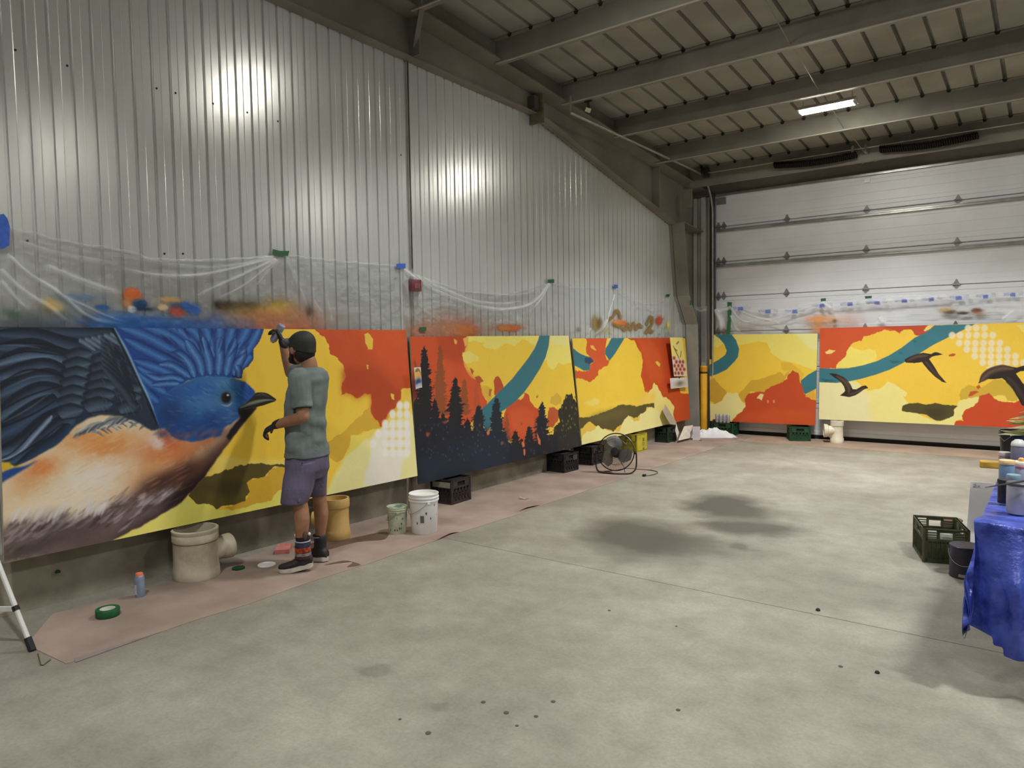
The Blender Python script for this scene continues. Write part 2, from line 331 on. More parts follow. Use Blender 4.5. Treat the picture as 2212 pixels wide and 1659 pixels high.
for z in (3.49, 2.885, 4.10):
    mb = MB(); mb.box((-4.78,YD-.06,z-.002),(-.02,YD-.01,z+.002)); mb.box((-4.78,YD-.062,z-.002),(-.02,YD-.058,z+.028)); mb.box((-4.78,YD-.014,z),(-.02,YD-.008,z+.05)); mb.box((-4.78,YD-.075,z+.024),(-.02,YD-.058,z+.028))
    mb.obj('strut', DS, dr)
def hinge(x, z):
    mb = MB(); mb.prism([(-.045,-.006),(.045,-.006),(.032,.03),(.012,.07),(0,.085),(-.012,.07),(-.032,.03)], .006, TR(x, YD-.010, z, math.pi/2))
    mb.prism([(-.045,.006),(-.03,-.03),(-.01,-.06),(.01,-.06),(.03,-.03),(.045,.006)], .005, TR(x, YD-.010, z, math.pi/2))
    mb.tube([(x-.05,YD-.026,z),(x+.05,YD-.026,z)], .010, 8)
    mb.box((x-.046,YD-.034,z-.016),(x-.036,YD-.008,z+.016)); mb.box((x+.036,YD-.034,z-.016),(x+.046,YD-.008,z+.016))
    mb.obj('hinge', DK, dr)
for z in seams[1:-1]:
    for x in (-3.598, -2.405, -1.205): hinge(x, z+.0)
for z in seams[1:-1]:
    for x in (-4.755, -4.66): hinge(x, z)
    mb = MB(); mb.tube([(-4.86,YD-.05,z-.03),(-4.70,YD-.05,z-.03)], .008, 8); mb.lathe([(.022,-.012),(.024,0),(.022,.012)], 14, TR(-4.85,YD-.05,z-.03,0,math.pi/2)); mb.obj('roller', DK, dr)
MB().box((-2.44,YD-.03,4.00),(-2.36,YD-.012,4.06)).obj('top_bracket', mat('zinc', (214,214,206), .35, metal=.4), dr)
MB().box((-4.79,YD-.06,3.96),(-4.62,YD-.012,4.07)).obj('corner_bracket', DK, dr)
tp = [(-4.80,7.57,4.42),(-4.80,9.3,4.405),(-4.80,11.1,4.39)]
for a in range(1, 9):
    th = a/8*math.pi/2; tp.append((-4.80+.0, 11.45+.62*math.sin(th), 3.77+.62*math.cos(th)))
tp += [(-4.80,12.08,2.0),(-4.80,12.08,0.0)]
mb = MB()
for a, b in zip(tp[:-1], tp[1:]):
    mb.bar(a, b, .035, .006, up=(1,0,0))
for a, b in zip(tp[:-1], tp[1:]): mb.tube([(a[0]+.01,a[1],a[2]),(b[0]+.01,b[1],b[2])], .008, 6)
mb.obj('track', mat('track_zinc', (190,188,178), .3, (170,168,160), 8, metal=.3), dr)
MB().box((-4.86,12.10,0),(-4.80,12.2,4.15)).obj('track_angle', mat('angle_dark', (62,58,52), .6), dr)
mb = MB(); mb.bar((-5.0,11.3,3.95),(-4.84,11.3,3.95),.03,.3); mb.bar((-4.80,7.57,4.42),(-4.80,7.57,4.62),.04,.006); mb.bar((-4.80,11.1,4.39),(-4.80,11.1,4.45),.04,.006); mb.obj('track_hanger', ST, dr)
# torsion springs on the shaft
SPR = mat('spring_black', (20,16,16), .7, (28,21,20), 20, spec=.2)
YS = 11.50
for pa, pb in (((1672,357),(1850,334)), ((1900,323),(2113,292))):
    A_, B_ = on(1, YS, *pa), on(1, YS, *pb); pts = []; n = 42*8
    for k in range(n+1):
        t_ = k/n; c = A_.lerp(B_, t_); an = 2*math.pi*k/8; c.z += -.035*math.sin(math.pi*t_); pts.append(c+Vector((0, math.cos(an)*.043, math.sin(an)*.043)))
    MB().tube(pts, .0125, 5).obj('torsion_spring', SPR, dr, True)
    MB().tube([A_, A_.lerp(B_,.5)+Vector((0,0,-.035)), B_], .036, 12).obj('spring_core', SPR, dr, True)
MB().tube([(-4.76,YS,4.36),(.0,YS,4.36)], .012, 10).obj('shaft', DS, dr)
each('center_bracket', mat('bracket_grey', (150,146,136), .5), dr, [lambda m: m.box((-2.47,YS-.03,4.29),(-2.44,12.22,4.41)), lambda m: m.box((-2.30,YS-.03,4.29),(-2.27,12.22,4.41))])
MB().lathe([(.04,-.05),(.085,-.045),(.075,-.02),(.08,.02),(.085,.045),(.04,.05)], 20, TR(-4.69,YS,4.37,0,math.pi/2)).obj('cable_drum', mat('drum_dark', (58,56,50), .5, metal=.4), dr)

# lamp fixtures (twin tubes in a white channel)
TUBE = mat('lamp_tube', (255,250,238), .5, (255,250,238), emit=160)
FIX = mat('fixture_white', (214,212,204), .5)
def lamp(p, label, sway=0):
    t = thing('ceiling_lamp', label, 'lamp', p, sway, 'twin tube ceiling lamps')
    mb = MB(); mb.add([(-.33,-.11,-.012),(-.33,.11,-.012),(-.33,.03,.045),(-.33,-.03,.045),(.33,-.11,-.012),(.33,.11,-.012),(.33,.03,.045),(.33,-.03,.045)], [(0,1,2,3),(4,7,6,5),(0,4,5,1),(1,5,6,2),(2,6,7,3),(3,7,4,0)]); mb.obj('housing', FIX, t)
    for s in (-1, 1):
        MB().tube([(-.30,s*.05,-.02),(.30,s*.05,-.02)], .016, 10).obj('tube', TUBE, t)
        MB().box((s*.312-.008,-.085,-.035),(s*.312+.008,.085,.01)).obj('end_cap', FIX, t)
    zz = zb(p[1])-p[2]+.1
    for s in (-1, 1): MB().tube([(s*.28,0,.04),(s*.28,0,zz)], .003, 5).obj('hanger_wire', mat('rod_steel', (150,146,134), .5), t)
    return t
lamp(LAMPS[0][0], 'glowing twin tube lamp hanging under the purlins above the overhead door')
for (p, w_), wh in zip(LAMPS[1:], ('above the painter', 'beyond the blue table towards the door', 'above the blue table', 'behind the camera near the ribbed wall', 'behind the camera, middle', 'far right of the hall, forward', 'far right of the hall, rear')): lamp(p, 'glowing twin tube ceiling lamp outside the picture, '+wh)
# beam clamp with small flood light at the end of the second purlin
t = thing('flood_light', 'small pale flood light clamped under a purlin near the frame', 'lamp', (on(1, 7.74, 1271, 237)))
MB().box((-.03,-.03,-.03),(.03,.02,.02), TR(0,0,0,.3,.4,.5)).obj('lamp_head', mat('flood_white', (210,208,176), .5), t)
MB().box((-.01,-.01,.02),(.01,.01,.10)).box((-.05,-.012,.09),(.05,.012,.11)).obj('clamp', mat('drum_dark', (58,56,50), .5), t)
# ------------------------------------------------------------------ painting engine (brush work is stored on the panel's own mesh)
def cubic(v): return v*v*(3-2*v)
def vnoise(H, W, cell, seed, oct_=3):
    rs = np.random.RandomState(seed); out = np.zeros((H, W)); amp = 1; tot = 0
    for o in range(oct_):
        c = max(cell/2**o, 1.0); gh, gw = int(H/c)+3, int(W/c)+3; g = rs.rand(gh, gw)
        y = np.arange(H)/c; x = np.arange(W)/c; yi = y.astype(int); xi = x.astype(int); fy = cubic(y-yi)[:, None]; fx = cubic(x-xi)[None]
        a = g[yi][:, xi]; b = g[yi][:, xi+1]; c_ = g[yi+1][:, xi]; d = g[yi+1][:, xi+1]
        out += amp*((a*(1-fx)+b*fx)*(1-fy)+(c_*(1-fx)+d*fx)*fy); tot += amp; amp *= .55
    return out/tot-.5
def blur(a, r):
    if r < 1: return a
    r = int(r)
    for _ in range(2):
        for ax in (0, 1):
            p = np.pad(a, [(r+1, r) if k == ax else (0, 0) for k in (0, 1)], mode='edge'); c = np.cumsum(p, axis=ax)
            n = a.shape[ax]; sl = lambda s: tuple(slice(s, s+n) if k == ax else slice(None) for k in (0, 1))
            a = (c[sl(2*r+1)]-c[sl(0)])/(2*r+1)
    return a
def catmull(P, n=6, closed=True):
    P = np.asarray(P, float); m = len(P); out = []
    for i in range(m if closed else m-1):
        p0, p1, p2, p3 = (P[(i-1) % m], P[i], P[(i+1) % m], P[(i+2) % m]) if closed else (P[max(i-1,0)], P[i], P[i+1], P[min(i+2,m-1)])
        for k in range(n):
            t = k/n; out.append(.5*((2*p1)+(-p0+p2)*t+(2*p0-5*p1+4*p2-p3)*t*t+(-p0+3*p1-3*p2+p3)*t**3))
    if not closed: out.append(P[-1])
    return np.array(out)
class Canvas:
    """flat painting on a board; quad = the board's four corners as measured on the photograph"""
    def __init__(s, quad, W, H, base, alpha=None):
        s.W, s.H = W, H; src = np.array(quad, float); dst = np.array([(0,0),(W-1,0),(W-1,H-1),(0,H-1)], float); A = []; b = []
        for (x, y), (u, v) in zip(src, dst):
            A.append([x,y,1,0,0,0,-u*x,-u*y]); b.append(u); A.append([0,0,0,x,y,1,-v*x,-v*y]); b.append(v)
        h = np.linalg.solve(np.array(A), np.array(b)); s.Hm = np.append(h, 1).reshape(3, 3)
        s.c = np.ones((H, W, 3))*np.array(base, float); s.a = None if alpha is None else np.full((H, W), float(alpha))
        s.Y, s.X = np.mgrid[0:H, 0:W].astype(float); s.T = (0, 0, 1); s.nz = {}; s.seed = 1
    def crop(s, ox, oy, sc): s.T = (ox, oy, sc); return s
    def px(s, P):
        P = np.atleast_2d(np.array(P, float)); ox, oy, sc = s.T; q = np.c_[ox+P[:,0]/sc, oy+P[:,1]/sc, np.ones(len(P))] @ s.Hm.T; return q[:, :2]/q[:, 2:]
    def unit(s, x, y):      # canvas pixels per photo pixel near a place
        ox, oy, sc = s.T; a = s.px([(x, y), (x+sc, y), (x, y+sc)]); return np.linalg.norm(a[1]-a[0]), np.linalg.norm(a[2]-a[0])
    def noise(s, cell, k=0):
        key = (round(cell, 2), k)
        if key not in s.nz: s.nz[key] = vnoise(s.H, s.W, cell, 17+len(s.nz)*7)
        return s.nz[key]
    def mask(s, P, warp=0, wcell=10, smooth=False, soft=0):
        P = s.px(P)
        if smooth: P = catmull(P)
        m = warp+soft+2; x0 = int(max(P[:,0].min()-m, 0)); x1 = int(min(P[:,0].max()+m+1, s.W)); y0 = int(max(P[:,1].min()-m, 0)); y1 = int(min(P[:,1].max()+m+1, s.H))
        out = np.zeros((s.H, s.W))
        if x1 <= x0 or y1 <= y0: return out
        X = s.X[y0:y1, x0:x1]; Y = s.Y[y0:y1, x0:x1]
        if warp:
            X = X+s.noise(wcell, 1)[y0:y1, x0:x1]*2.6*warp; Y = Y+s.noise(wcell, 2)[y0:y1, x0:x1]*2.6*warp
        acc = np.zeros(X.shape)
        for dx, dy in ((-.25,-.25),(.25,.25),(-.25,.25),(.25,-.25)):
            ins = np.zeros(X.shape, bool); Xs = X+dx; Ys = Y+dy
            for (ax, ay), (bx, by) in zip(P, np.roll(P, -1, 0)):
                if ay == by: continue
                c = ((ay > Ys) != (by > Ys)) & (Xs < (bx-ax)*(Ys-ay)/(by-ay)+ax); ins ^= c
            acc += ins
        out[y0:y1, x0:x1] = acc/4
        return blur(out, soft) if soft else out
    def put(s, m, col):
        m3 = m[..., None]; col = np.asarray(col, float); s.c = s.c*(1-m3)+col*m3
        if s.a is not None: s.a = np.maximum(s.a, m)
    def poly(s, P, col, warp=0, wcell=10, smooth=False, soft=0, alpha=1, clip=None):
        m = s.mask(P, warp, wcell, smooth, soft)*alpha
        if clip is not None: m = m*clip
        s.put(m, col); return m
    def blob(s, x, y, rx, ry, col, alpha=1, ang=0, hard=0, clip=None, warp=0):
        """soft spray spot; rx, ry in crop units"""
        c = s.px([(x, y)])[0]; ux, uy = s.unit(x, y); sc = s.T[2]; rx *= ux/sc; ry *= uy/sc; R = 3*max(rx, ry)+3
        x0 = int(max(c[0]-R, 0)); x1 = int(min(c[0]+R, s.W)); y0 = int(max(c[1]-R, 0)); y1 = int(min(c[1]+R, s.H))
        if x1 <= x0 or y1 <= y0: return
        X = s.X[y0:y1, x0:x1]-c[0]; Y = s.Y[y0:y1, x0:x1]-c[1]
        if warp: X = X+s.noise(9, 1)[y0:y1, x0:x1]*2.5*warp; Y = Y+s.noise(9, 2)[y0:y1, x0:x1]*2.5*warp
        ca, sa = math.cos(ang), math.sin(ang); d = np.sqrt(((X*ca+Y*sa)/rx)**2+((-X*sa+Y*ca)/ry)**2)
        m = np.exp(-d*d) if not hard else 1/(1+np.exp((d-1)*hard))
        full = np.zeros((s.H, s.W)); full[y0:y1, x0:x1] = m*alpha
        if clip is not None: full *= clip
        s.put(full, col)
    def stroke(s, P, w, c_edge, c_mid, alpha=1, taper=(.25, .6), clip=None, streak=.0, side=0, soft=1.2):
        """feather or brush stroke along P; w in crop units at its widest, light quill in the middle, dark rims"""
        ctr = P[len(P)//2]; ux, uy = s.unit(*ctr); sc = s.T[2]; w = max(w*(ux+uy)/2/sc, .6)
        Q = catmull(s.px(P), 6, False); x0 = int(max(Q[:,0].min()-w-2, 0)); x1 = int(min(Q[:,0].max()+w+3, s.W)); y0 = int(max(Q[:,1].min()-w-2, 0)); y1 = int(min(Q[:,1].max()+w+3, s.H))
        if x1 <= x0 or y1 <= y0: return
        X = s.X[y0:y1, x0:x1]; Y = s.Y[y0:y1, x0:x1]; best = np.full(X.shape, 1e9); T = np.zeros(X.shape); Sd = np.zeros(X.shape); L = len(Q)-1
        for i in range(L):
            a, b = Q[i], Q[i+1]; d = b-a; l2 = d@d+1e-9; t = np.clip(((X-a[0])*d[0]+(Y-a[1])*d[1])/l2, 0, 1); ex = X-a[0]-t*d[0]; ey = Y-a[1]-t*d[1]; dd = np.hypot(ex, ey)
            k = dd < best; best = np.where(k, dd, best); T = np.where(k, (i+t)/L, T); Sd = np.where(k, np.sign(d[0]*ey-d[1]*ex), Sd)
        p = np.minimum(np.clip(T/max(taper[0], 1e-3), 0, 1)**.6, np.clip((1-T)/max(taper[1], 1e-3), 0, 1)**.6)*w
        m = np.clip((p-best)/soft+.5, 0, 1); q = np.clip(best*Sd/(p+.01)+side, -1, 1); light = (1-np.abs(q))**.9
        if streak: light = np.clip(light+s.noise(3, 5)[y0:y1, x0:x1]*streak*2, 0, 1)
        col = np.asarray(c_edge, float)*(1-light[..., None])+np.asarray(c_mid, float)*light[..., None]; m = (m*alpha)[..., None]
        if clip is not None: m = m*clip[y0:y1, x0:x1, None]
        s.c[y0:y1, x0:x1] = s.c[y0:y1, x0:x1]*(1-m)+col*m
        if s.a is not None: s.a[y0:y1, x0:x1] = np.maximum(s.a[y0:y1, x0:x1], m[..., 0])
    def grain(s, amp): s.c = s.c+s.noise(2.0, 9)[..., None]*amp+s.noise(30, 8)[..., None]*amp
def attr_mat(name, rough=.55, spec=.35):
    m = bpy.data.materials.new(name); m.use_nodes = True; nt = m.node_tree; b = nt.nodes['Principled BSDF']; a = nt.nodes.new('ShaderNodeAttribute'); a.attribute_name = 'Col'
    n = nt.nodes.new('ShaderNodeTexNoise'); n.inputs['Scale'].default_value = 160; bp = nt.nodes.new('ShaderNodeBump'); bp.inputs['Distance'].default_value = .0006; bp.inputs['Strength'].default_value = .5
    nt.links.new(n.outputs['Fac'], bp.inputs['Height']); nt.links.new(bp.outputs[0], b.inputs['Normal'])
    nt.links.new(a.outputs['Color'], b.inputs['Base Color']); b.inputs['Roughness'].default_value = rough; b.inputs['Specular IOR Level'].default_value = spec; return m
ALB = 0.86
def grid_mesh(name, P, colors, alpha, m, extra=None):
    """P: HxWx3 positions; colours per vertex"""
    H, W = P.shape[:2]; me = bpy.data.meshes.new(name); me.vertices.add(H*W); me.vertices.foreach_set('co', P.reshape(-1).astype(np.float32))
    i = np.arange(H*W).reshape(H, W); q = np.stack([i[:-1,:-1], i[1:,:-1], i[1:,1:], i[:-1,1:]], -1).reshape(-1)
    nf = (H-1)*(W-1); me.loops.add(nf*4); me.loops.foreach_set('vertex_index', q.astype(np.int32)); me.polygons.add(nf); me.polygons.foreach_set('loop_start', np.arange(0, nf*4, 4, dtype=np.int32))
    try: me.polygons.foreach_set('loop_total', np.full(nf, 4, dtype=np.int32))
    except Exception: pass
    me.update(calc_edges=True)
    ca = me.color_attributes.new('Col', 'FLOAT_COLOR', 'POINT'); rgba = np.ones((H*W, 4), np.float32); rgba[:, :3] = (lin(np.clip(colors, 0, 255))*ALB).reshape(-1, 3)
    if alpha is not None: rgba[:, 3] = alpha.reshape(-1)
    ca.data.foreach_set('color', rgba.reshape(-1))
    if extra is not None:
        ea = me.attributes.new('den', 'FLOAT', 'POINT'); ea.data.foreach_set('value', extra.reshape(-1).astype(np.float32))
    me.polygons.foreach_set('use_smooth', [True]*nf); me.materials.append(m)
    o = bpy.data.objects.new(name, me); COL.objects.link(o); return o
PAINT = attr_mat('mural_paint')
WOOD = mat('panel_edge_wood', (200,184,150), .7, (170,150,112), 8)
def board(cv, corners, label):
    """plywood panel: painted face (grid) and a wooden body behind it"""
    TL, TRc, BR, BL = [Vector(c) for c in corners]; c0 = BL; t = thing('mural_panel', label, 'painting', c0)
    v = np.linspace(0, 1, cv.H)[:, None, None]; u = np.linspace(0, 1, cv.W)[None, :, None]
    a = [np.array(p-c0) for p in (TL, TRc, BR, BL)]; P = (a[0]*(1-u)+a[1]*u)*(1-v)+(a[3]*(1-u)+a[2]*u)*v
    o = grid_mesh('painted_face', P, cv.c, None, PAINT); o.parent = t
    n = (TRc-TL).cross(BL-TL).normalized()
    if n.dot(Vector((0,0,CAMH))-TL) < 0: n = -n
    fr_ = [p-c0-n*.005 for p in (TL, TRc, BR, BL)]; bk = [p-n*.010 for p in fr_]
    MB().add(fr_+bk, [(0,1,2,3),(7,6,5,4),(0,4,5,1),(1,5,6,2),(2,6,7,3),(3,7,4,0)]).obj('plywood', WOOD, t)
    return t
RED, RED2, YEL, GOLD, PALE, CREAM, TEAL, OLIVE = (222,98,48), (188,72,34), (251,212,72), (232,190,62), (248,234,128), (246,238,176), (58,122,136), (98,90,42)

# ---------------------------------------------------------------- panel 1: the blue bird
q1 = [(-3,706),(877,713),(902,1028),(9,1217)]
C = Canvas(q1, 840, 350, YEL); U = 1
C.crop(560,680,2.861)
C.poly([(-300,200),(-80,60),(330,60),(520,400),(500,620),(300,930),(-120,930),(-300,800)], (249,208,66), 3, 40, soft=6)
C.poly([(300,60),(980,60),(960,452),(880,456),(872,525),(845,560),(800,612),(748,692),(705,632),(688,600),(692,488),(640,492),(598,518),(545,478),(504,492),(508,420),(532,380),(508,310),(470,258),(432,242),(425,185),(385,130)], (206,86,42), 4, 14)
C.poly([(500,330),(700,330),(880,480),(850,560),(800,612),(748,692),(705,632),(688,600),(692,488),(640,492),(598,518),(545,478),(504,492),(508,420)], (180,68,32), 3, 14, soft=8, alpha=.75)
C.poly([(560,60),(980,60),(960,452),(760,300)], (224,96,46), 3, 20, soft=14, alpha=.8)
for P in ([(648,118),(672,112),(700,150),(698,215),(672,214),(655,180)], [(812,486),(832,492),(834,524),(816,520)], [(660,305),(672,310),(670,338),(662,330)], [(876,462),(960,445),(962,560),(905,540),(876,520)]): C.poly(P, (246,206,82), 1.5, 5)
C.poly([(425,780),(490,740),(555,690),(600,640),(680,560),(694,632),(742,672),(742,704),(690,715),(560,752),(548,815),(520,890),(470,912),(425,880),(380,860)], (226,182,60), 4, 18)
C.poly([(380,1180),(430,1060),(440,1000),(480,940),(520,885),(552,830),(558,748),(650,736),(700,708),(748,700),(800,640),(990,560),(1000,1100)], (248,226,104), 3.5, 14)
C.poly([(380,1180),(440,1030),(520,900),(620,800),(690,750),(745,712),(860,640),(990,600),(1000,1100)], (247,240,166), 4, 18, soft=2)
C.poly([(640,1060),(680,880),(690,780),(735,720),(770,690),(935,690),(930,860),(885,905),(865,1030)], (248,243,224), 3, 20, soft=3)
for yy, xs in ((560,(868,910)),(613,(822,868,912)),(674,(776,822,868,912)),(735,(735,779,823,868,912)),(795,(700,779,823,868,912)),(852,(779,823,868,912))):
    for x in xs: C.blob(x, yy, 20, 27, (255,251,240), .96, hard=9)
for yy in (704,765,825):
    for x in (800,845,890): C.blob(x, yy, 10, 8, (244,226,130), .8, hard=4)
C.crop(0,680,2.963)
C.poly([(1000,940),(1270,900),(1420,905),(1560,930),(1700,918),(1850,940),(1850,1000),(1000,1060)], (250,222,104), 2, 16, soft=4)
C.poly([(1180,1180),(1285,1040),(1345,1032),(1420,1000),(1500,975),(1560,960),(1640,952),(1700,957),(1850,962),(1850,985),(1780,975),(1745,972),(1712,1005),(1685,1040),(1640,1050),(1600,1052),(1572,1075),(1590,1130),(1558,1172),(1566,1192),(1480,1222),(1420,1218),(1380,1246),(1335,1205),(1300,1212),(1262,1210)], (92,80,32), 2.5, 10)
C.poly([(1290,1100),(1420,1050),(1560,1075),(1520,1150),(1400,1160)], (62,52,22), 3, 14, soft=5, alpha=.6)
C.poly([(1572,1075),(1600,1052),(1640,1050),(1690,1036),(1716,1004),(1745,975),(1850,985),(1850,1160),(1740,1190),(1600,1240),(1480,1250),(1420,1240),(1480,1222),(1566,1192),(1590,1130)], (222,176,52), 2, 12)
C.poly([(680,1460),(900,1330),(1030,1262),(1190,1150),(1222,1180),(1262,1212),(1310,1207),(1380,1248),(1480,1252),(1560,1236),(1640,1208),(1735,1190),(1758,1140),(1800,1118),(1850,1080),(1850,1500),(680,1500)], (240,230,110), 2, 10)
C.poly([(680,1460),(900,1330),(1090,1230),(1140,1215),(1090,1390),(700,1500)], (250,238,124), 2, 12, soft=3)
# belly
body = [(-40,1090),(60,1045),(110,990),(180,900),(300,800),(380,700),(440,660),(620,640),(1000,700),(1100,780),(1240,780),(1420,700),(1530,620),(1620,575),(1590,640),(1500,760),(1400,900),(1300,1040),(1200,1150),(1120,1220),(1000,1290),(850,1375),(700,1446),(560,1530),(-40,1640)]
BM = C.mask(body, 2, 20, True, 1); C.put(BM, (240,222,190))
def bb(x, y, rx, ry, col, al, ang=0): C.blob(x, y, rx, ry, col, al, ang, clip=BM, warp=6)
for a in ((560,1060,260,110,(250,240,226),1,-.35),(300,1240,320,110,(246,232,206),.9,-.3),(160,1180,240,110,(242,222,182),.8,-.3),(640,820,230,90,(236,160,86),.85,.05),(520,780,120,45,(232,150,74),.7,0),(700,850,110,50,(226,140,66),.6,0),
          (250,985,120,60,(226,124,52),.95,-.2),(200,1060,150,80,(234,170,110),.7,-.4),(950,870,150,120,(226,146,84),.7,-.3),(1100,850,110,70,(206,92,42),.9,-.3),(1050,900,90,50,(220,112,52),.8,-.3),(1000,810,60,45,(240,226,222),.95,.5),(1060,770,40,60,(176,70,40),.7,0),
          (960,1000,200,70,(220,160,104),.8,-.5),(1180,900,160,60,(196,112,64),.8,-.7),(1330,790,130,50,(206,120,70),.8,-.6)): bb(*a)
# dark throat and underside
C.poly([(1640,560),(1580,600),(1480,720),(1400,800),(1290,890),(1150,960),(1000,1030),(880,1100),(780,1200),(640,1290),(500,1340),(380,1420),(700,1560),(1200,1300),(1500,900)], (92,56,44), 6, 30, True, 10, .93, BM)
C.poly([(1640,570),(1560,640),(1500,760),(1400,900),(1300,1000),(1180,1090),(1050,1170),(900,1260),(800,1330),(700,1446),(1200,1300),(1500,900)], (34,18,20), 3, 20, True, 6, .92, BM)
C.poly([(1000,1040),(1150,985),(1230,960),(1180,1040),(1040,1120),(900,1160)], (66,30,22), 4, 20, True, 8, .75, BM)
C.poly([(-40,1560),(-40,1400),(160,1340),(380,1280),(520,1300),(640,1260),(800,1210),(1000,1200),(1100,1180),(1000,1290),(850,1375),(700,1440),(400,1530)], (104,86,84), 8, 30, False, 9, .9, BM)
bb(860,1250,190,60,(132,112,110),.8,-.45); bb(330,1440,280,60,(84,72,74),.7,-.2); bb(120,1530,200,50,(70,58,56),.8,-.1)
rs = np.random.RandomState(4)
for k in range(170):   # ruffled breast feathers along the dark edge
    t = rs.rand(); x = 20+t*1050; y = 1420-t*210+rs.randn()*48-(t > .55)*(t-.55)*90; L = 60+rs.rand()*80; an = -.55-.25*rs.rand()
    c = [(226,220,226),(150,140,148),(46,38,46),(190,176,172),(60,48,54),(84,72,78)][rs.randint(6)]
    C.stroke([(x,y),(x+L*.5*math.cos(an),y+L*.5*math.sin(an)+5),(x+L*math.cos(an),y+L*math.sin(an))], 6+rs.rand()*9, c, c, .42, (.5,.7), BM, soft=3)
for k in range(60):
    x = 40+rs.rand()*620; y = 1310-x*.12+rs.randn()*22; an = -.75
    C.stroke([(x,y+30),(x+34*math.cos(an),y+30*math.sin(an)),(x+70*math.cos(an),y-50)], 6+rs.rand()*6, (232,226,228), (240,234,232), .45, (.5,.8), BM, soft=3)
for k in range(150):   # fine fur on breast
    x = 150+rs.rand()*1000; y = 800+rs.rand()*420; c = [(250,240,224),(236,190,140),(224,150,96)][rs.randint(3)]; L = 50+50*rs.rand()
    C.stroke([(x,y),(x+L*.5,y-L*.22),(x+L,y-L*.5)], 5, c, c, .16, (.5,.5), BM, soft=2)
C.poly([(-40,920),(20,928),(78,950),(70,975),(0,1010),(-40,1010)], (222,186,50), 1.5, 8)
C.poly([(-40,1050),(0,1010),(70,985),(160,965),(250,925),(120,1010),(60,1045),(-40,1100)], (36,74,150), 1, 8, soft=1)
# grey rump feathers over the belly edge
for k in range(46):
    t = k/45; x = 450+t*540; y = 742-90*math.sin(t*2.4)+rs.randn()*14; c = [(176,180,178),(60,66,74),(120,134,142),(208,200,184),(40,46,56)][k % 5]
    C.stroke([(x,y+50),(x+50,y+10),(x+130,y),(x+190,y+36)], 11, c, [min(255,v+30) for v in c], .75, (.4,.7), soft=2)
# dark left wing
wing = [(-40,60),(712,60),(762,150),(806,240),(850,330),(900,440),(950,545),(990,640),(1016,726),(960,742),(900,700),(780,650),(640,640),(560,660),(470,715),(430,762),(360,830),(270,880),(150,945),(90,972),(60,940),(-40,930)]
WM = C.mask(wing, 1, 10, False, 1); C.put(WM, (38,51,72)); DK_, MD = (20,28,42), (76,98,124)
def fe(P, w, e=DK_, m=MD, al=.95, tp=(.1,.35), side=0.35): C.stroke(P, w, e, m, al, tp, WM, .07, side, soft=2)
for P, w, m in (([(820,120),(500,110),(200,85),(-60,80)],40,(54,70,94)), ([(640,230),(420,190),(200,130),(-60,120)],44,(58,74,100)), ([(560,300),(400,270),(200,200),(-60,215)],46,(60,80,108)), ([(500,330),(300,255),(120,262),(-60,330)],42,(84,106,130)),
                ([(450,420),(300,330),(120,360),(-60,410)],46,(70,90,116)), ([(430,470),(300,400),(130,440),(-60,540)],52,(66,86,112)), ([(400,520),(260,490),(110,570),(-60,690)],56,(72,92,116)), ([(380,560),(250,600),(100,700),(-60,800)],58,(52,72,100)),
                ([(430,640),(300,700),(150,830),(-60,900)],62,(76,96,124)), ([(470,650),(340,740),(200,860),(20,960)],52,(56,78,108)), ([(450,700),(380,780),(260,860),(100,965)],36,(30,56,84)), ([(330,640),(220,760),(110,880),(0,930)],20,(128,150,176))):
    fe(P, w*1.3, (22,31,46), [min(255, v*1.16) for v in m])
for P in ([(-40,200),(120,195),(260,215)], [(-40,330),(160,280),(330,262)], [(-40,430),(120,380),(300,330)], [(20,480),(200,400),(330,390)], [(20,690),(180,600),(320,500)], [(40,915),(130,850),(230,740)]): C.stroke(P, 5, (110,130,152), (150,170,188), .55, (.5,.5), WM, soft=3)
for P in ([(-40,188),(200,180),(420,225),(480,290)], [(-40,300),(160,235),(400,262)], [(-40,470),(180,350),(420,400)], [(-40,640),(180,520),(400,450)], [(-40,740),(200,640),(360,540)], [(20,950),(220,830),(400,690)]): C.stroke(P, 6, (14,19,30), (14,19,30), .85, (.3,.4), WM, soft=2)
for row, (x0, y0, x1, y1, n, w, L) in enumerate(((450,272,392,630,7,60,135),(626,300,560,590,6,62,155),(800,490,770,600,3,52,110))):
    for k in range(n):
        t = k/(n-1); x = x0+(x1-x0)*t; y = y0+(y1-y0)*t
        fe([(x+L,y-22),(x+L*.5,y-14),(x+8,y+4),(x-14,y+18)], w, (28,38,54), (86,108,130), .95, (.35,.16), .25)
        C.stroke([(x-10,y+44),(x+L*.4,y+32),(x+L,y+22)], 5, (14,19,30), (14,19,30), .7, (.2,.5), WM, soft=2)
for k in range(6):
    x = 500+k*40; y = 160-k*8; fe([(x+110,y+70),(x+50,y+20),(x,y-6)], 24, (40,54,72), (120,142,162), .95, (.4,.15))
for k in range(7): fe([(780+k*14,300+k*50),(720+k*10,240+k*40),(640,140+k*30)], 30, (24,32,46), (66,82,104), .8)
for k in range(40):
    x = 620+rs.rand()*330; y = 120+rs.rand()*480
    if WM[0,0] >= 0: C.stroke([(x,y),(x+20,y+24),(x+30,y+60)], 10, (30,40,58), (92,112,134), .35, (.4,.4), WM, soft=3)
C.stroke([(700,70),(762,160),(850,340),(940,540),(1000,700)], 14, (14,20,32), (14,20,32), .9, (.1,.1), soft=2)
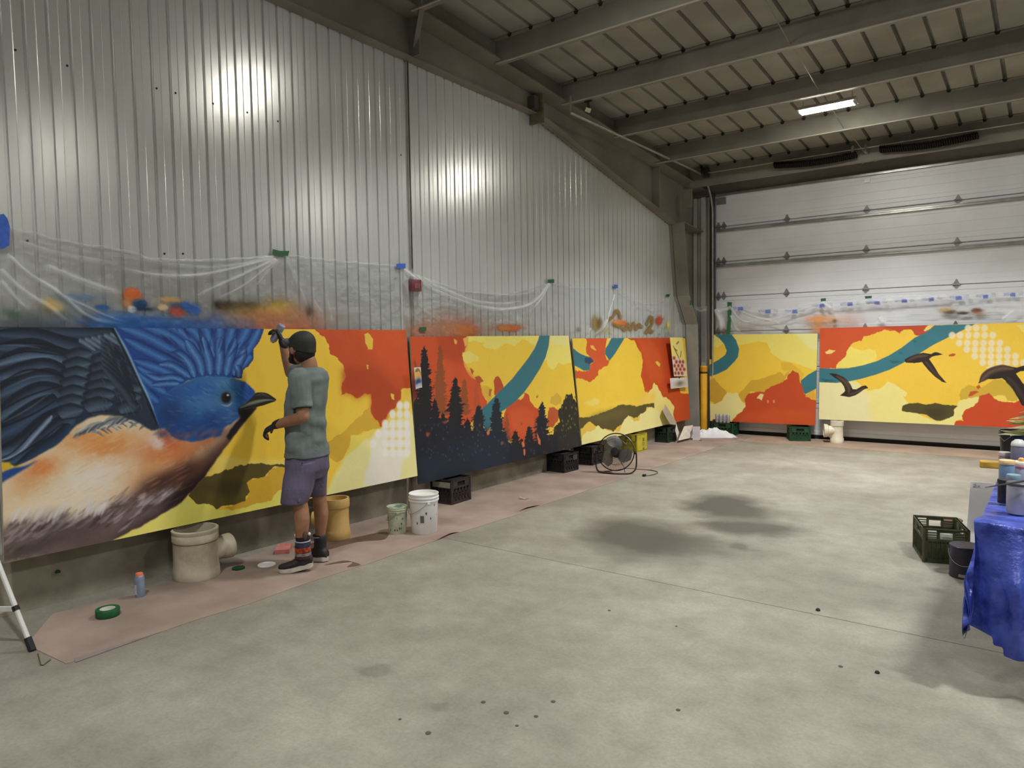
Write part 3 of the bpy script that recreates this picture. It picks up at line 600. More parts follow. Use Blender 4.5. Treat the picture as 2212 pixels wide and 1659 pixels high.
# blue wing behind the head
crest = [(716,62),(1690,62),(1676,110),(1652,172),(1612,222),(1616,280),(1580,330),(1545,352),(1542,408),(1460,402),(1330,392),(1190,420),(1090,480),(1010,600),(1024,740),(1000,690),(950,560),(905,440),(855,330),(812,240),(770,160)]
KM = C.mask(crest, 1.5, 9, False, 0); C.put(KM, (28,72,150))
BD, BL_ = (18,50,116), (74,134,206)
def fb(P, w, m=BL_, al=.95, side=.1): C.stroke(P, w, BD, m, al, (.15,.25), KM, .12, side)
for P, w in (([(1010,560),(940,500),(900,430)],30),([(1060,500),(960,440),(880,370)],34),([(1120,440),(1000,400),(870,330)],34),([(1150,420),(1030,350),(850,290)],34),([(1200,380),(1080,300),(920,220),(790,150)],38),([(1240,330),(1100,230),(920,130),(740,70)],42),
             ([(1270,300),(1180,200),(1040,110),(880,60)],42),([(1300,290),(1230,180),(1130,90),(1010,50)],40),([(1320,280),(1290,170),(1220,90),(1140,50)],40),([(1360,270),(1340,170),(1310,90),(1260,40)],40),([(1400,280),(1400,170),(1400,90),(1380,40)],40),([(1440,290),(1460,180),(1480,100),(1490,40)],40),
             ([(1470,310),(1520,210),(1560,130),(1600,50)],40),([(1500,330),(1580,230),(1620,160),(1660,80)],36),([(1520,350),(1580,290),(1600,260)],30)): fb(P, w)
for P, w in (([(1240,400),(1210,320),(1150,260),(1090,250)],32),([(1210,400),(1140,350),(1080,320),(1010,318)],28),([(1290,390),(1270,300),(1220,220),(1180,160)],34),([(1340,385),(1330,290),(1300,200),(1290,140)],34),([(1390,385),(1400,290),(1400,200),(1400,140)],34),([(1440,390),(1460,300),(1480,220),(1500,150)],34),
             ([(1490,390),(1510,330),(1540,270),(1560,200)],32),([(1520,400),(1520,360),(1500,320)],24),([(1170,420),(1090,400),(1010,410),(930,380)],26),([(1140,440),(1060,440),(960,450)],22)): fb(P, w, (96,150,214))
for k in range(44):
    a = rs.rand()*2.6-2.7; x = 1330+rs.rand()*40; y = 400; r1 = 150+rs.rand()*230; r2 = r1+60+rs.rand()*70
    C.stroke([(x+r1*math.cos(a),y+r1*math.sin(a)),(x+r2*math.cos(a),y+r2*math.sin(a))], 7, (16,44,104), (16,44,104), .55, (.4,.5), KM, soft=2)
C.stroke([(712,60),(770,165),(812,245),(855,340),(905,450),(960,570),(1008,700)], 8, (120,176,226), (176,212,240), .8, (.2,.3), soft=3)
# head
head = [(992,650),(985,600),(1010,550),(1050,505),(1090,478),(1190,425),(1260,402),(1340,392),(1450,400),(1545,425),(1590,455),(1625,495),(1620,540),(1560,600),(1530,650),(1480,690),(1430,725),(1400,770),(1330,790),(1240,812),(1150,800),(1090,770),(1050,730),(1020,720)]
HM = C.mask(head, 1.5, 8, True, 1); C.put(HM, (40,94,164))
def hb(x, y, rx, ry, col, al, ang=0): C.blob(x, y, rx, ry, col, al, ang, clip=HM, warp=4)
for a in ((1080,640,110,130,(24,56,112),.9,.3),(1180,740,160,60,(26,66,134),.85,.1),(1400,430,170,50,(92,148,190),.7,0),(1330,560,130,70,(96,148,190),.55,.2),(1240,560,90,50,(66,124,184),.6,.2),(1590,470,50,60,(22,60,150),.9,0),(1500,520,60,40,(40,86,150),.6,0),(1360,680,110,60,(24,60,124),.8,-.2),(1470,650,60,40,(70,112,160),.6,-.3),(1260,470,120,40,(36,96,176),.8,-.3)): hb(*a)
for k in range(170):
    x = 1020+rs.rand()*560; y = 420+rs.rand()*350; c = [(34,84,160),(104,156,204),(26,62,126),(60,116,184)][rs.randint(4)]; an = math.atan2(y-600, x-1700)+math.pi+.2
    C.stroke([(x,y),(x+22*math.cos(an),y+22*math.sin(an)),(x+46*math.cos(an),y+46*math.sin(an))], 5, c, c, .3, (.4,.6), HM, soft=2)
for k in range(90):
    x = 1000+rs.rand()*440; y = 776-abs(x-1200)*.12+rs.randn()*14; c = [(34,56,104),(130,80,70),(150,120,140),(30,60,130)][rs.randint(4)]; u_ = 16+14*rs.rand()
    C.stroke([(x+20,y-u_),(x,y),(x-30,y+u_*.6)], 15, c, c, .20, (.5,.7), soft=5)
C.blob(1440,530,46,46,(112,152,176),.8,hard=4); C.blob(1436,530,38,42,(52,92,120),.9,hard=5); C.blob(1440,530,29,33,(10,9,12),1,hard=9); C.blob(1422,532,8,22,(66,32,26),.7,hard=5); C.blob(1450,514,8,6,(226,232,238),1,hard=5)
C.stroke([(1480,560),(1450,582),(1410,576)], 6, (150,176,190), (150,176,190), .8, (.4,.4), soft=2)
C.poly([(1612,520),(1630,500),(1660,496),(1700,502),(1735,522),(1760,547),(1700,560),(1640,590),(1590,596),(1512,604),(1560,570)], (34,32,28), 0, 5, True, 0)
C.stroke([(1525,598),(1600,566),(1680,548),(1750,546)], 12, (70,78,62), (142,152,124), .95, (.3,.5), soft=1.5)
C.stroke([(1640,584),(1700,562),(1756,550)], 9, (24,14,14), (24,14,14), .95, (.3,.5)); C.stroke([(1625,520),(1670,508),(1720,526)], 6, (80,84,70), (96,100,84), .6, (.4,.4), soft=2)
C.poly([(1512,606),(1600,598),(1640,590),(1600,640),(1540,700),(1500,760),(1460,800),(1440,780),(1480,720),(1530,660)], (24,16,20), 1, 8, soft=1)
C.grain(7)
board(C, [on(0,-5.19,*q1[0]), on(0,-5.19,*q1[1]), on(0,-4.98,*q1[2]), on(0,-4.98,*q1[3])], 'painted panel of a big blue bird on yellow, nearest and largest of the row')

# ---------------------------------------------------------------- panel 2: burning forest
q2 = [(886,727),(1228,725),(1256,963),(902,1047)]
C = Canvas(q2, 500, 250, YEL).crop(870,700,4.1475)
C.poly([(720,90),(1230,90),(1220,140),(1190,205),(1130,160),(1060,140),(1010,200),(940,165),(880,190),(830,220),(780,218),(728,205),(722,180),(745,165)], (248,232,116), 3, 12)
C.poly([(560,90),(740,90),(745,165),(700,160),(640,150),(560,160)], (250,238,120), 2.5, 10)
C.poly([(1300,90),(1500,90),(1520,340),(1440,352),(1400,340),(1370,385),(1330,392),(1300,370),(1290,310),(1260,320),(1270,240)], (248,234,118), 3, 12)
C.poly([(1300,90),(1500,90),(1502,180),(1420,190),(1340,170)], (244,236,150), 3, 12, soft=2)
C.poly([(20,90),(580,90),(575,180),(555,240),(540,300),(545,370),(590,440),(620,470),(670,490),(700,540),(720,620),(760,690),(720,760),(700,800),(560,900),(60,900)], (214,88,44), 3, 12)
C.poly([(300,90),(580,90),(575,180),(555,240),(540,300),(545,370),(420,380),(330,250)], (190,72,38), 3, 14, soft=4, alpha=.8)
C.poly([(535,250),(600,240),(640,258),(680,285),(672,318),(620,335),(560,350),(540,320)], (248,230,120), 2, 8)
C.poly([(330,300),(520,330),(700,560),(740,700),(600,860),(380,760)], (220,92,46), 3, 14, soft=6, alpha=.8)
for P in ([(460,130),(490,150),(480,180),(462,170)], [(540,130),(575,110),(580,180),(560,200)]): C.poly(P, (244,190,90), 1, 4)
for P in ([(640,470),(690,450),(720,500),(690,520),(700,560)], [(600,380),(640,410),(620,450)]): C.poly(P, (190,90,50), 1.5, 5)
C.poly([(820,620),(820,540),(812,500),(830,460),(850,455),(880,490),(905,560),(900,680)], (196,84,48), 1.5, 6)
C.poly([(700,560),(740,540),(790,560),(800,650),(770,690),(740,640)], (232,190,66), 2, 8); C.poly([(775,570),(800,570),(785,640),(770,630)], (200,110,60), 1, 5)
C.poly([(880,900),(930,740),(1020,660),(1060,650),(1100,600),(1130,620),(1150,700),(1225,760),(1220,900),(1240,1060),(1100,1110),(940,1020)], (214,86,44), 2.5, 9)
C.poly([(960,760),(1080,740),(1170,780),(1180,960),(1060,1000),(970,900)], (226,98,50), 3, 12, soft=4, alpha=.8)
C.poly([(1040,640),(1090,610),(1100,590),(1080,650),(1050,670)], (250,216,90), 1, 4)
C.poly([(1190,640),(1215,625),(1205,655)], (222,120,50), .8, 4)
C.poly([(1300,800),(1310,740),(1360,735),(1400,770),(1390,860),(1340,920),(1290,900)], (196,92,50), 2, 8)
C.poly([(1330,640),(1380,610),(1420,640),(1420,700),(1370,720),(1320,700)], (226,184,64), 2, 10)
rib = [(1228,95),(1210,150),(1180,215),(1130,290),(1060,380),(980,480),(900,560),(820,640),(740,720),(700,750),(700,800),(745,960),(790,910),(790,870),(840,800),(920,750),(1000,690),(1080,610),(1160,500),(1230,390),(1280,290),(1308,190),(1318,95)]
C.poly(rib, TEAL, .3, 8)
def conif(x, yt, yb, w, col, seed, al=1, rag=1.0):
    r = np.random.RandomState(seed); L = []; R = []; y = yt; k = 0
    while y < yb:
        t = (y-yt)/(yb-yt); ww = w*1.22*(t**.55)*(.62+.38*((k % 2)))*(.66+.62*r.rand())*rag+3
        L.append((x-ww+r.randn()*2, y+(k % 2)*10)); R.append((x+ww*(.8+.4*r.rand()), y+((k+1) % 2)*8)); y += 9+r.rand()*8; k += 1
    C.poly([(x, yt-12)]+R+[(x+w, yb), (x-w, yb)]+L[::-1], col, 2.4, 5, alpha=al)
BR_ = (150,82,42)
conif(335,190,800,62,BR_,1,.95); conif(550,470,800,48,BR_,2,.9); conif(110,320,700,40,(150,72,40),3,.8); conif(660,520,760,30,(190,84,44),4,.6); conif(930,780,1040,30,BR_,5,.8); conif(1190,830,1090,26,BR_,6,.8)
NV, NB = (26,27,38), (30,44,66)
for a in ((195,195,1000,92,(28,27,34),11),(470,470,1000,92,(30,29,36),12),(290,660,1000,60,NV,13),(680,715,1060,80,(30,34,44),14),(840,640,1100,82,(28,38,54),15),(1245,680,1150,76,(32,34,48),16),(1135,900,1160,62,(30,28,34),17),(1010,940,1160,56,(30,28,34),18),(360,780,1000,50,NV,19),(580,830,1050,55,NV,20),(120,640,1000,60,(30,28,34),21)): conif(*a)
C.poly([(1340,1000),(1370,900),(1400,850),(1390,760),(1420,700),(1460,640),(1490,610),(1530,650),(1560,700),(1640,740),(1640,1160),(1330,1180)], (44,42,34), 6, 11)
for k in range(60): C.blob(1420+rs.rand()*170, 640+rs.rand()*330, 5, 10, [(196,180,90),(90,84,50),(60,56,40)][rs.randint(3)], .6, rs.rand()*3, hard=4)
C.poly([(60,900),(180,860),(400,850),(560,900),(720,1000),(760,960),(900,960),(960,1060),(1240,1060),(1260,1000),(1400,960),(1640,1000),(1640,1300),(900,1420),(60,1500)], (27,31,42), 8, 16)
C.poly([(560,1000),(780,940),(900,960),(980,1100),(960,1240),(700,1320),(200,1420),(120,1250)], NB, 10, 30, soft=12, alpha=.75)
C.poly([(1400,960),(1640,960),(1640,1120),(1400,1150)], (50,46,44), 8, 20, soft=5, alpha=.8)
for P in ([(1060,1060),(1085,1040),(1095,1090),(1078,1100)], [(1200,960),(1235,1040),(1232,1085),(1212,1060)], [(1080,1120),(1098,1110),(1096,1180),(1084,1170)], [(748,960),(780,925),(778,975),(760,990)]): C.poly(P, (220,120,72), 1.2, 4)
for k in range(150):
    x = 120+rs.rand()*1480; y = 880+rs.rand()*340; c = [(96,66,60),(84,100,124),(60,72,92),(150,96,80),(110,112,124)][rs.randint(5)]; C.blob(x, y, 3+rs.rand()*4, 5+rs.rand()*7, c, .55, rs.rand()*3, hard=4)
C.blob(222,972,18,20,(180,84,54),.9,hard=5,warp=2); C.blob(380,865,24,12,(176,84,54),.8,hard=5,warp=2); C.blob(890,1060,14,16,(150,96,80),.8,hard=5)
C.grain(7)
board(C, [on(0,-5.20,*q2[0]), on(0,-5.20,*q2[1]), on(0,-5.0,*q2[2]), on(0,-5.0,*q2[3])], 'painted panel of dark fir trees against an orange and yellow sky')

# ---------------------------------------------------------------- panel 3: olive hill
q3 = [(1236,731),(1480,729.5),(1491,905),(1257,961)]
C = Canvas(q3, 470, 190, YEL).crop(1210,700,4.608)
C.poly([(230,800),(290,770),(360,752),(410,775),(380,805),(330,822),(260,810)], (250,226,112), 2, 14, soft=1)
C.poly([(470,790),(640,770),(760,790),(600,810)], (250,222,100), 2, 14, soft=2, alpha=.7)
C.poly([(256,130),(470,130),(455,220),(450,300),(470,360),(495,372),(480,420),(430,445),(385,480),(380,520),(340,560),(302,592),(250,570),(190,545),(150,550),(150,470),(205,485),(290,475),(300,410),(340,378),(300,340),(268,300),(262,240),(268,190)], (222,94,46), 2, 7)
C.poly([(300,215),(330,215),(362,262),(345,268),(312,240)], (250,196,82), 1, 4)
C.poly([(110,230),(150,262),(200,300),(260,325),(300,335),(340,375),(305,400),(292,470),(235,470),(150,425),(120,400)], TEAL, .6, 8)
C.poly([(245,340),(300,338),(340,378),(300,405),(250,392)], (52,74,104), .6, 6)
C.poly([(515,135),(650,130),(590,235),(545,310),(495,372),(450,300),(455,250),(490,190)], TEAL, .5, 8)
C.poly([(470,150),(520,130),(490,190),(462,228)], (250,222,108), 1, 5)
C.poly([(670,130),(1120,130),(1120,330),(1200,700),(1290,700),(1300,960),(1150,985),(1110,900),(1130,830),(1100,770),(1060,735),(1030,740),(1000,670),(965,620),(930,590),(922,650),(880,690),(852,680),(830,590),(805,520),(820,440),(825,370),(812,290),(770,230),(745,165),(700,152)], (208,80,36), 2.2, 8)
C.poly([(780,160),(900,150),(1000,300),(1040,560),(980,600),(900,560),(850,400)], (224,96,44), 4, 20, soft=5, alpha=.75)
C.poly([(950,385),(975,375),(1000,405),(990,435),(965,412)], (248,204,90), 1.2, 5)
C.poly([(880,690),(922,650),(935,595),(965,622),(1000,672),(1030,740),(1060,735),(1100,770),(1138,830),(1125,900),(1150,985),(1150,1030),(940,1075),(860,1030),(780,900)], (248,232,138), 2.2, 8)
C.poly([(860,700),(960,690),(940,800),(900,860),(800,870),(780,780)], (250,214,96), 3, 14, soft=5)
C.poly([(180,945),(340,920),(420,890),(520,850),(600,812),(700,812),(760,825),(850,805),(942,795),(942,840),(905,830),(868,835),(850,885),(800,900),(770,930),(740,940),(700,920),(670,950),(640,1010),(570,1030),(540,1070),(480,1050),(400,1050),(340,1010),(300,975),(260,1010),(205,1060),(190,1000)], (92,84,46), 1.6, 7)
C.poly([(240,950),(480,880),(640,840),(800,860),(640,930),(420,980)], (112,104,58), 3, 18, soft=5, alpha=.7)
C.poly([(190,1070),(230,1030),(280,985),(305,975),(340,1015),(400,1052),(480,1050),(520,1068),(520,1120),(210,1200)], (240,204,80), 1.6, 7)
C.poly([(560,1060),(600,1010),(680,950),(760,940),(790,925),(780,960),(700,980),(620,1080)], (236,196,80), 1.4, 7)
C.poly([(200,1220),(225,1100),(290,1070),(340,1060),(380,1015),(405,1040),(470,1060),(520,1072),(600,1070),(610,1010),(640,965),(685,912),(715,935),(735,968),(790,960),(800,900),(860,870),(890,832),(945,850),(990,880),(1060,960),(1140,1010),(1140,1100)], (247,238,160), 1.8, 7)
C.grain(7)
board(C, [on(0,-5.20,*q3[0]), on(0,-5.20,*q3[1]), on(0,-5.0,*q3[2]), on(0,-5.0,*q3[3])], 'painted panel with a long olive hill, behind the floor fan')

# ---------------------------------------------------------------- panel 4: teal bend over red mass (in front of the overhead door)
q4 = [(1532,723),(1766,720.5),(1761,919),(1534,909)]
C = Canvas(q4, 270, 225, YEL).crop(1500,640,4.608)
C.poly([(140,370),(1240,370),(1220,740),(1060,700),(960,660),(860,640),(760,560),(770,540),(720,460),(620,455),(470,490),(300,470),(230,515),(150,490)], (248,232,118), 2, 12)
C.poly([(1000,370),(1240,370),(1220,560),(1120,500),(1060,430)], (246,238,160), 2, 12, soft=2)
C.poly([(140,850),(200,820),(260,900),(330,960),(300,1040),(210,1080),(140,1040)], (216,174,58), 2, 10)
C.poly([(440,990),(500,920),(580,840),(700,820),(860,760),(900,800),(960,740),(880,900),(680,960),(560,960),(490,1080)], (222,180,58), 2, 10)
C.poly([(860,670),(960,662),(1020,710),(1100,780),(1060,860),(960,760),(880,740)], (238,194,62), 2, 10)
C.poly([(140,1060),(210,1080),(270,1050),(330,970),(430,968),(445,1010),(520,1100),(490,1160),(420,1180),(380,1240),(140,1240)], (246,236,158), 2, 9)
C.poly([(380,1240),(430,1180),(480,1150),(520,1095),(505,1030),(540,980),(620,960),(700,960),(760,910),(850,880),(930,830),(940,790),(985,745),(1040,770),(1050,840),(1080,900),(1100,980),(1160,1030),(1220,1050),(1220,1300),(380,1260)], (204,80,38), 1.8, 7)
C.poly([(500,1180),(800,1120),(1210,1150),(1210,1290),(450,1240)], (220,94,44), 4, 20, soft=5, alpha=.7)
C.poly([(625,1020),(660,975),(700,985),(685,1010),(678,1045),(650,1025)], (246,226,150), 1, 4)
for x in (738, 797): C.blob(x, 1053, 9, 15, (244,170,110), .9, hard=5)
C.poly([(1100,1000),(1200,930),(1205,1040),(1150,1020)], (236,176,60), 1.4, 5)
C.poly([(200,385),(370,375),(420,440),(450,530),(440,610),(400,660),(320,740),(210,790),(150,805),(150,690),(240,640),(310,590),(325,550),(300,480),(250,420)], TEAL, .2, 8, False)
C.poly([(1060,850),(1130,790),(1225,735),(1222,920),(1150,960),(1100,985)], TEAL, .2, 8)
C.grain(6)
board(C, [on(1,12.14,*q4[0]), on(1,12.14,*q4[1]), on(1,12.0,*q4[2]), on(1,12.0,*q4[3])], 'painted panel with a teal bend, just right of the yellow post')

# ---------------------------------------------------------------- panel 5: flying ducks
q5 = [(1771.5,709),(2236,696),(2236,926),(1769,905.5)]
C = Canvas(q5, 470, 235, (249,208,70)).crop(1740,640,4.608)
C.poly([(130,285),(1300,285),(1240,380),(1180,400),(1100,390),(1050,330),(980,330),(940,370),(900,340),(840,345),(800,330),(720,360),(640,390),(580,400),(560,440),(480,460),(450,490),(430,560),(380,620),(350,660),(300,720),(130,720)], (216,88,42), 1.8, 7)
C.poly([(700,285),(1300,285),(1240,380),(1180,400),(1100,390),(1050,330),(980,330),(940,350)], (190,70,36), 1.5, 7, alpha=.8)
C.poly([(300,715),(310,680),(345,650),(400,600),(410,550),(440,500),(560,540),(640,520),(700,540),(710,590),(700,640),(560,700)], (248,228,110), 1.6, 8)
C.poly([(195,555),(240,530),(300,540),(260,570),(210,575)], (246,222,130), .8, 4); C.poly([(1175,340),(1220,290),(1290,285),(1240,330),(1190,350)], (246,216,110), 1, 5)
C.poly([(130,850),(500,850),(620,940),(700,930),(770,900),(820,855),(870,865),(930,900),(960,930),(1010,960),(1005,1000),(975,990),(1000,1040),(1030,1080),(980,1100),(960,1150),(1100,1160),(1240,1220),(1330,1245),(1460,1190),(1500,1090),(1540,1030),(1600,1010),(1730,1000),(1720,1060),(1640,1120),(1570,1180),(1560,1220),(1500,1240),(1480,1300),(130,1260)], (246,234,146), 2, 9)
C.poly([(130,860),(480,860),(640,1000),(620,1120),(680,1200),(640,1270),(130,1260)], (244,234,176), 5, 20, soft=3)
C.poly([(1560,920),(1620,890),(1760,900),(1860,840),(1960,820),(2060,900),(2110,960),(2110,1040),(2000,1060),(1880,1000),(1700,1000),(1540,1030),(1530,990)], (216,180,58), 2, 10)
C.poly([(1860,1000),(1920,985),(1980,990),(2020,1040),(2100,1040),(2060,1080),(1950,1060)], (246,220,104), 1.5, 7)
C.poly([(1480,1290),(1500,1240),(1570,1240),(1560,1190),(1580,1140),(1660,1100),(1720,1050),(1735,990),(1830,970),(1880,1020),(1960,1050),(2080,1060),(2130,1040),(2300,1050),(2300,1340)], (208,78,36), 2, 8)
C.poly([(970,1090),(1030,1065),(1120,1060),(1200,1080),(1290,1065),(1390,1082),(1520,1090),(1480,1130),(1480,1190),(1400,1220),(1340,1238),(1270,1225),(1210,1180),(1120,1170),(1050,1155),(960,1140)], (84,76,36), 1.6, 8)
C.poly([(1200,1120),(1380,1110),(1420,1180),(1300,1220),(1200,1170)], (60,52,24), 3, 14, soft=4, alpha=.6)
C.poly([(2100,280),(2300,270),(2300,420),(2180,380)], (248,226,120), 2, 9)
C.poly([(130,715),(300,722),(430,715),(560,690),(700,650),(830,590),(960,510),(1090,410),(1200,360),(1290,290),(1690,275),(1600,320),(1440,400),(1280,480),(1150,560),(1040,620),(980,660),(840,730),(700,780),(560,820),(420,850),(300,862),(130,855)], TEAL, .2, 8)
for P in ([(920,560),(950,560),(980,575),(940,575)], [(150,820),(330,840),(200,855)], [(1060,440),(1110,440),(1090,460)], [(840,640),(980,650),(860,665)]): C.poly(P, (38,98,104), .6, 5, soft=1)
for r_, (y, xa, n) in enumerate(((316,1620,3),(388,1460,6),(465,1530,6),(530,1605,6),(597,1685,6),(660,1765,6))):
    for k in range(n): C.blob(xa+k*81, y, 34, 34, (247,232,196), .92, hard=12)
C.poly([(1800,700),(1900,690),(1860,740),(1820,740)], (247,232,190), 1, 5, soft=1)
BRN, BRD = (86,60,48), (44,30,26)
C.poly([(230,765),(300,770),(370,800),(410,850),(450,890),(470,925),(510,925),(560,895),(600,888),(626,912),(590,925),(560,940),(500,985),(440,1003),(380,995),(343,988),(380,960),(395,940),(385,900),(350,850),(290,810)], BRD, .4, 5); C.stroke([(300,790),(380,840),(430,910),(430,970)], 30, BRD, (112,84,64), .8, (.3,.3), soft=2); C.stroke([(420,980),(500,960),(590,905)], 18, BRD, (110,84,72), .7, (.3,.3), soft=2)
duck2 = [(985,630),(1040,600),(1100,580),(1170,562),(1250,575),(1290,555),(1320,560),(1368,580),(1310,590),(1260,600),(1230,625),(1270,680),(1330,780),(1405,862),(1360,850),(1290,800),(1220,730),(1160,655),(1080,665),(1000,660)]
C.poly(duck2, BRD, .3, 5); C.stroke([(1010,645),(1110,600),(1230,590)], 26, BRD, (108,80,70), .8, (.3,.3), soft=2); C.stroke([(1190,640),(1270,740),(1370,845)], 22, BRD, (84,66,56), .8, (.2,.4), soft=2)
C.poly([(1722,870),(1740,810),(1790,750),(1850,715),(1940,695),(2040,700),(2100,710),(2175,690),(2240,680),(2240,740),(2140,745),(2095,770),(2160,860),(2240,950),(2240,1130),(2150,1080),(2090,960),(2040,880),(1960,815),(1880,825),(1800,825),(1740,860)], BRD, .3, 5)
C.stroke([(1740,850),(1830,760),(1950,720),(2080,725)], 40, BRD, (120,92,74), .85, (.2,.3), soft=2); C.stroke([(2000,800),(2100,900),(2200,1080)], 44, (30,22,22), (70,54,48), .85, (.2,.3), soft=2)
for P in ([(1425,585),(1460,568),(1496,575),(1480,596),(1430,600)], [(1700,895),(1730,880),(1745,905),(1715,925)], [(1620,1000),(1640,950),(1690,940),(1725,950),(1660,990)]): C.poly(P, (204,84,40), .6, 4)
C.grain(6)
board(C, [on(1,12.12,*q5[0]), on(1,12.12,*q5[1]), on(1,11.97,*q5[2]), on(1,11.97,*q5[3])], 'painted panel with three brown ducks flying, right end of the row')
# ------------------------------------------------------------------ clear plastic sheeting taped along the walls, with overspray
def film_mat():
    m = bpy.data.materials.new('clear_film'); m.use_nodes = True; nt = m.node_tree; N = nt.nodes.new; Lk = nt.links.new; b = nt.nodes['Principled BSDF']; out = nt.nodes['Material Output']
    a = N('ShaderNodeAttribute'); a.attribute_name = 'Col'; d = N('ShaderNodeAttribute'); d.attribute_name = 'den'
    tr = N('ShaderNodeBsdfTransparent'); gl = N('ShaderNodeBsdfGlossy'); gl.inputs['Roughness'].default_value = .16; gl.inputs['Color'].default_value = (.95, .97, 1, 1)
    fres = N('ShaderNodeFresnel'); fres.inputs['IOR'].default_value = 1.32
    n = N('ShaderNodeTexNoise'); n.inputs['Scale'].default_value = 9; n.inputs['Detail'].default_value = 5; bp = N('ShaderNodeBump'); bp.inputs['Distance'].default_value = .02; bp.inputs['Strength'].default_value = .5
    Lk(n.outputs['Fac'], bp.inputs['Height']); Lk(bp.outputs[0], gl.inputs['Normal']); Lk(bp.outputs[0], fres.inputs['Normal'])
    m1 = N('ShaderNodeMixShader'); mu = N('ShaderNodeMath'); mu.operation = 'MULTIPLY'; mu.inputs[1].default_value = .7; Lk(fres.outputs[0], mu.inputs[0]); Lk(mu.outputs[0], m1.inputs[0]); Lk(tr.outputs[0], m1.inputs[1]); Lk(gl.outputs[0], m1.inputs[2])
    df = N('ShaderNodeBsdfDiffuse'); df.inputs['Color'].default_value = (.9, .92, .93, 1); tl = N('ShaderNodeBsdfTranslucent'); tl.inputs['Color'].default_value = (.9, .92, .93, 1)
    m2 = N('ShaderNodeMixShader'); m2.inputs[0].default_value = .3; Lk(df.outputs[0], m2.inputs[1]); Lk(tl.outputs[0], m2.inputs[2])
    m3 = N('ShaderNodeMixShader'); Lk(d.outputs['Fac'], m3.inputs[0]); Lk(m1.outputs[0], m3.inputs[1]); Lk(m2.outputs[0], m3.inputs[2])
    b.inputs['Roughness'].default_value = .4; Lk(a.outputs['Color'], b.inputs['Base Color'])
    m4 = N('ShaderNodeMixShader'); Lk(a.outputs['Alpha'], m4.inputs[0]); Lk(m3.outputs[0], m4.inputs[1]); Lk(b.outputs[0], m4.inputs[2]); Lk(m4.outputs[0], out.inputs['Surface'])
    return m
FILM = film_mat()
def film(ax, pl, top, zbot, res, creases, paint, label, x0, x1, s=1, cell=0.08, bumps=()):
    """film hung in plane (axis ax = pl); top = photo pixels of its upper edge; creases and paint also measured on the photograph"""
    other = 1-ax; T3 = [on(ax, pl, *p) for p in top]; us = np.array([p[other] for p in T3]); zs = np.array([p.z for p in T3]); o_ = np.argsort(us); us, zs = us[o_], zs[o_]
    U_ = np.arange(x0, x1, res); H = int((max(zs)+.03-zbot)/res); zz = np.interp(U_, us, zs); zz = zz+.004*np.sin(U_*31)
    Z = zbot+(zz-zbot)[None]*(1-np.linspace(0, 1, H))[:, None]; W = len(U_); Ug = np.repeat(U_[None], H, 0)
    hgt = vnoise(H, W, cell/res, 5, 4)*.016*s; den = .012+.06*np.clip(vnoise(H, W, 14, 9, 3)*2, 0, 1)
    edge = (zz[None]-Z); den = den+.30*np.exp(-(edge/.008)**2)+.10*np.exp(-((edge-.05)/.012)**2)
    for pts, w, st in creases:
        Q = [on(ax, pl, *p) for p in pts]; Q = catmull([(p[other], p.z) for p in Q], 8, False); best = np.full(Ug.shape, 9.); tt = np.zeros(Ug.shape)
        for i, (a, b) in enumerate(zip(Q[:-1], Q[1:])):
            d = b-a; t = np.clip(((Ug-a[0])*d[0]+(Z-a[1])*d[1])/(d@d+1e-9), 0, 1); dd = np.hypot(Ug-a[0]-t*d[0], Z-a[1]-t*d[1]); k = dd < best; best = np.where(k, dd, best); tt = np.where(k, (i+t)/(len(Q)-1), tt)
        fade = np.clip(np.minimum(tt/.04, (1-tt)/.3), 0, 1); g = np.exp(-(best/w)**2)*fade; hgt = hgt+g*w*1.1; den = den+g*st*1.25*(.8+.6*vnoise(H, W, 8, 3, 2))  # creases whitened: bunched film is denser, and fold highlights are painted in too
        den = den+np.exp(-((best-w*3)/(w*2))**2)*fade*st*.12
    for (u0, u1, z0_, z1_, dpt) in bumps:
        g = 1/(1+np.exp(-(Ug-u0)/.012))/(1+np.exp((Ug-u1)/.012))/(1+np.exp(-(Z-z0_)/.012))/(1+np.exp((Z-z1_)/.012)); hgt = hgt+g*dpt*np.sign(hgt+.004)
    P = np.zeros((H, W, 3)); P[..., ax] = pl+(1 if ax == 0 else -1)*np.abs(hgt+.004); P[..., other] = Ug; P[..., 2] = Z
    col = np.ones((H, W, 3))*200.; al = np.zeros((H, W)); nz = vnoise(H, W, 6, 21, 3)
    for x, y, rx, ry, c, a_, hard in paint:
        c0 = on(ax, pl, x, y); cx = on(ax, pl, x+rx, y); cy = on(ax, pl, x, y+ry); ru = abs(cx[other]-c0[other])+1e-4; rz = abs(cy.z-c0.z)+1e-4
        d = (np.maximum(np.abs((Ug-c0[other])/ru), np.abs((Z-c0.z)/rz)) if hard > 20 else np.sqrt(((Ug-c0[other])/ru)**2+((Z-c0.z)/rz)**2))+(0 if hard > 20 else 1)*nz*(.9 if hard else .7); m = (1/(1+np.exp((d-1)*hard)) if hard else np.exp(-d*d))*a_
        f = (m/np.maximum(m+al*(1-m), 1e-6))[..., None]; col = col*(1-f)+np.array(c, float)*f; al = m+al*(1-m)
    o = grid_mesh('plastic_sheet', P, col, np.clip(al, 0, 1), FILM, np.clip(den, 0, .95)); return tag(o, label, 'plastic sheet')
PLX = XW+.012
B1, OR, TAN, DKO, YG = (52,108,176), (236,120,60), (244,206,130), (66,58,30), (196,174,62)
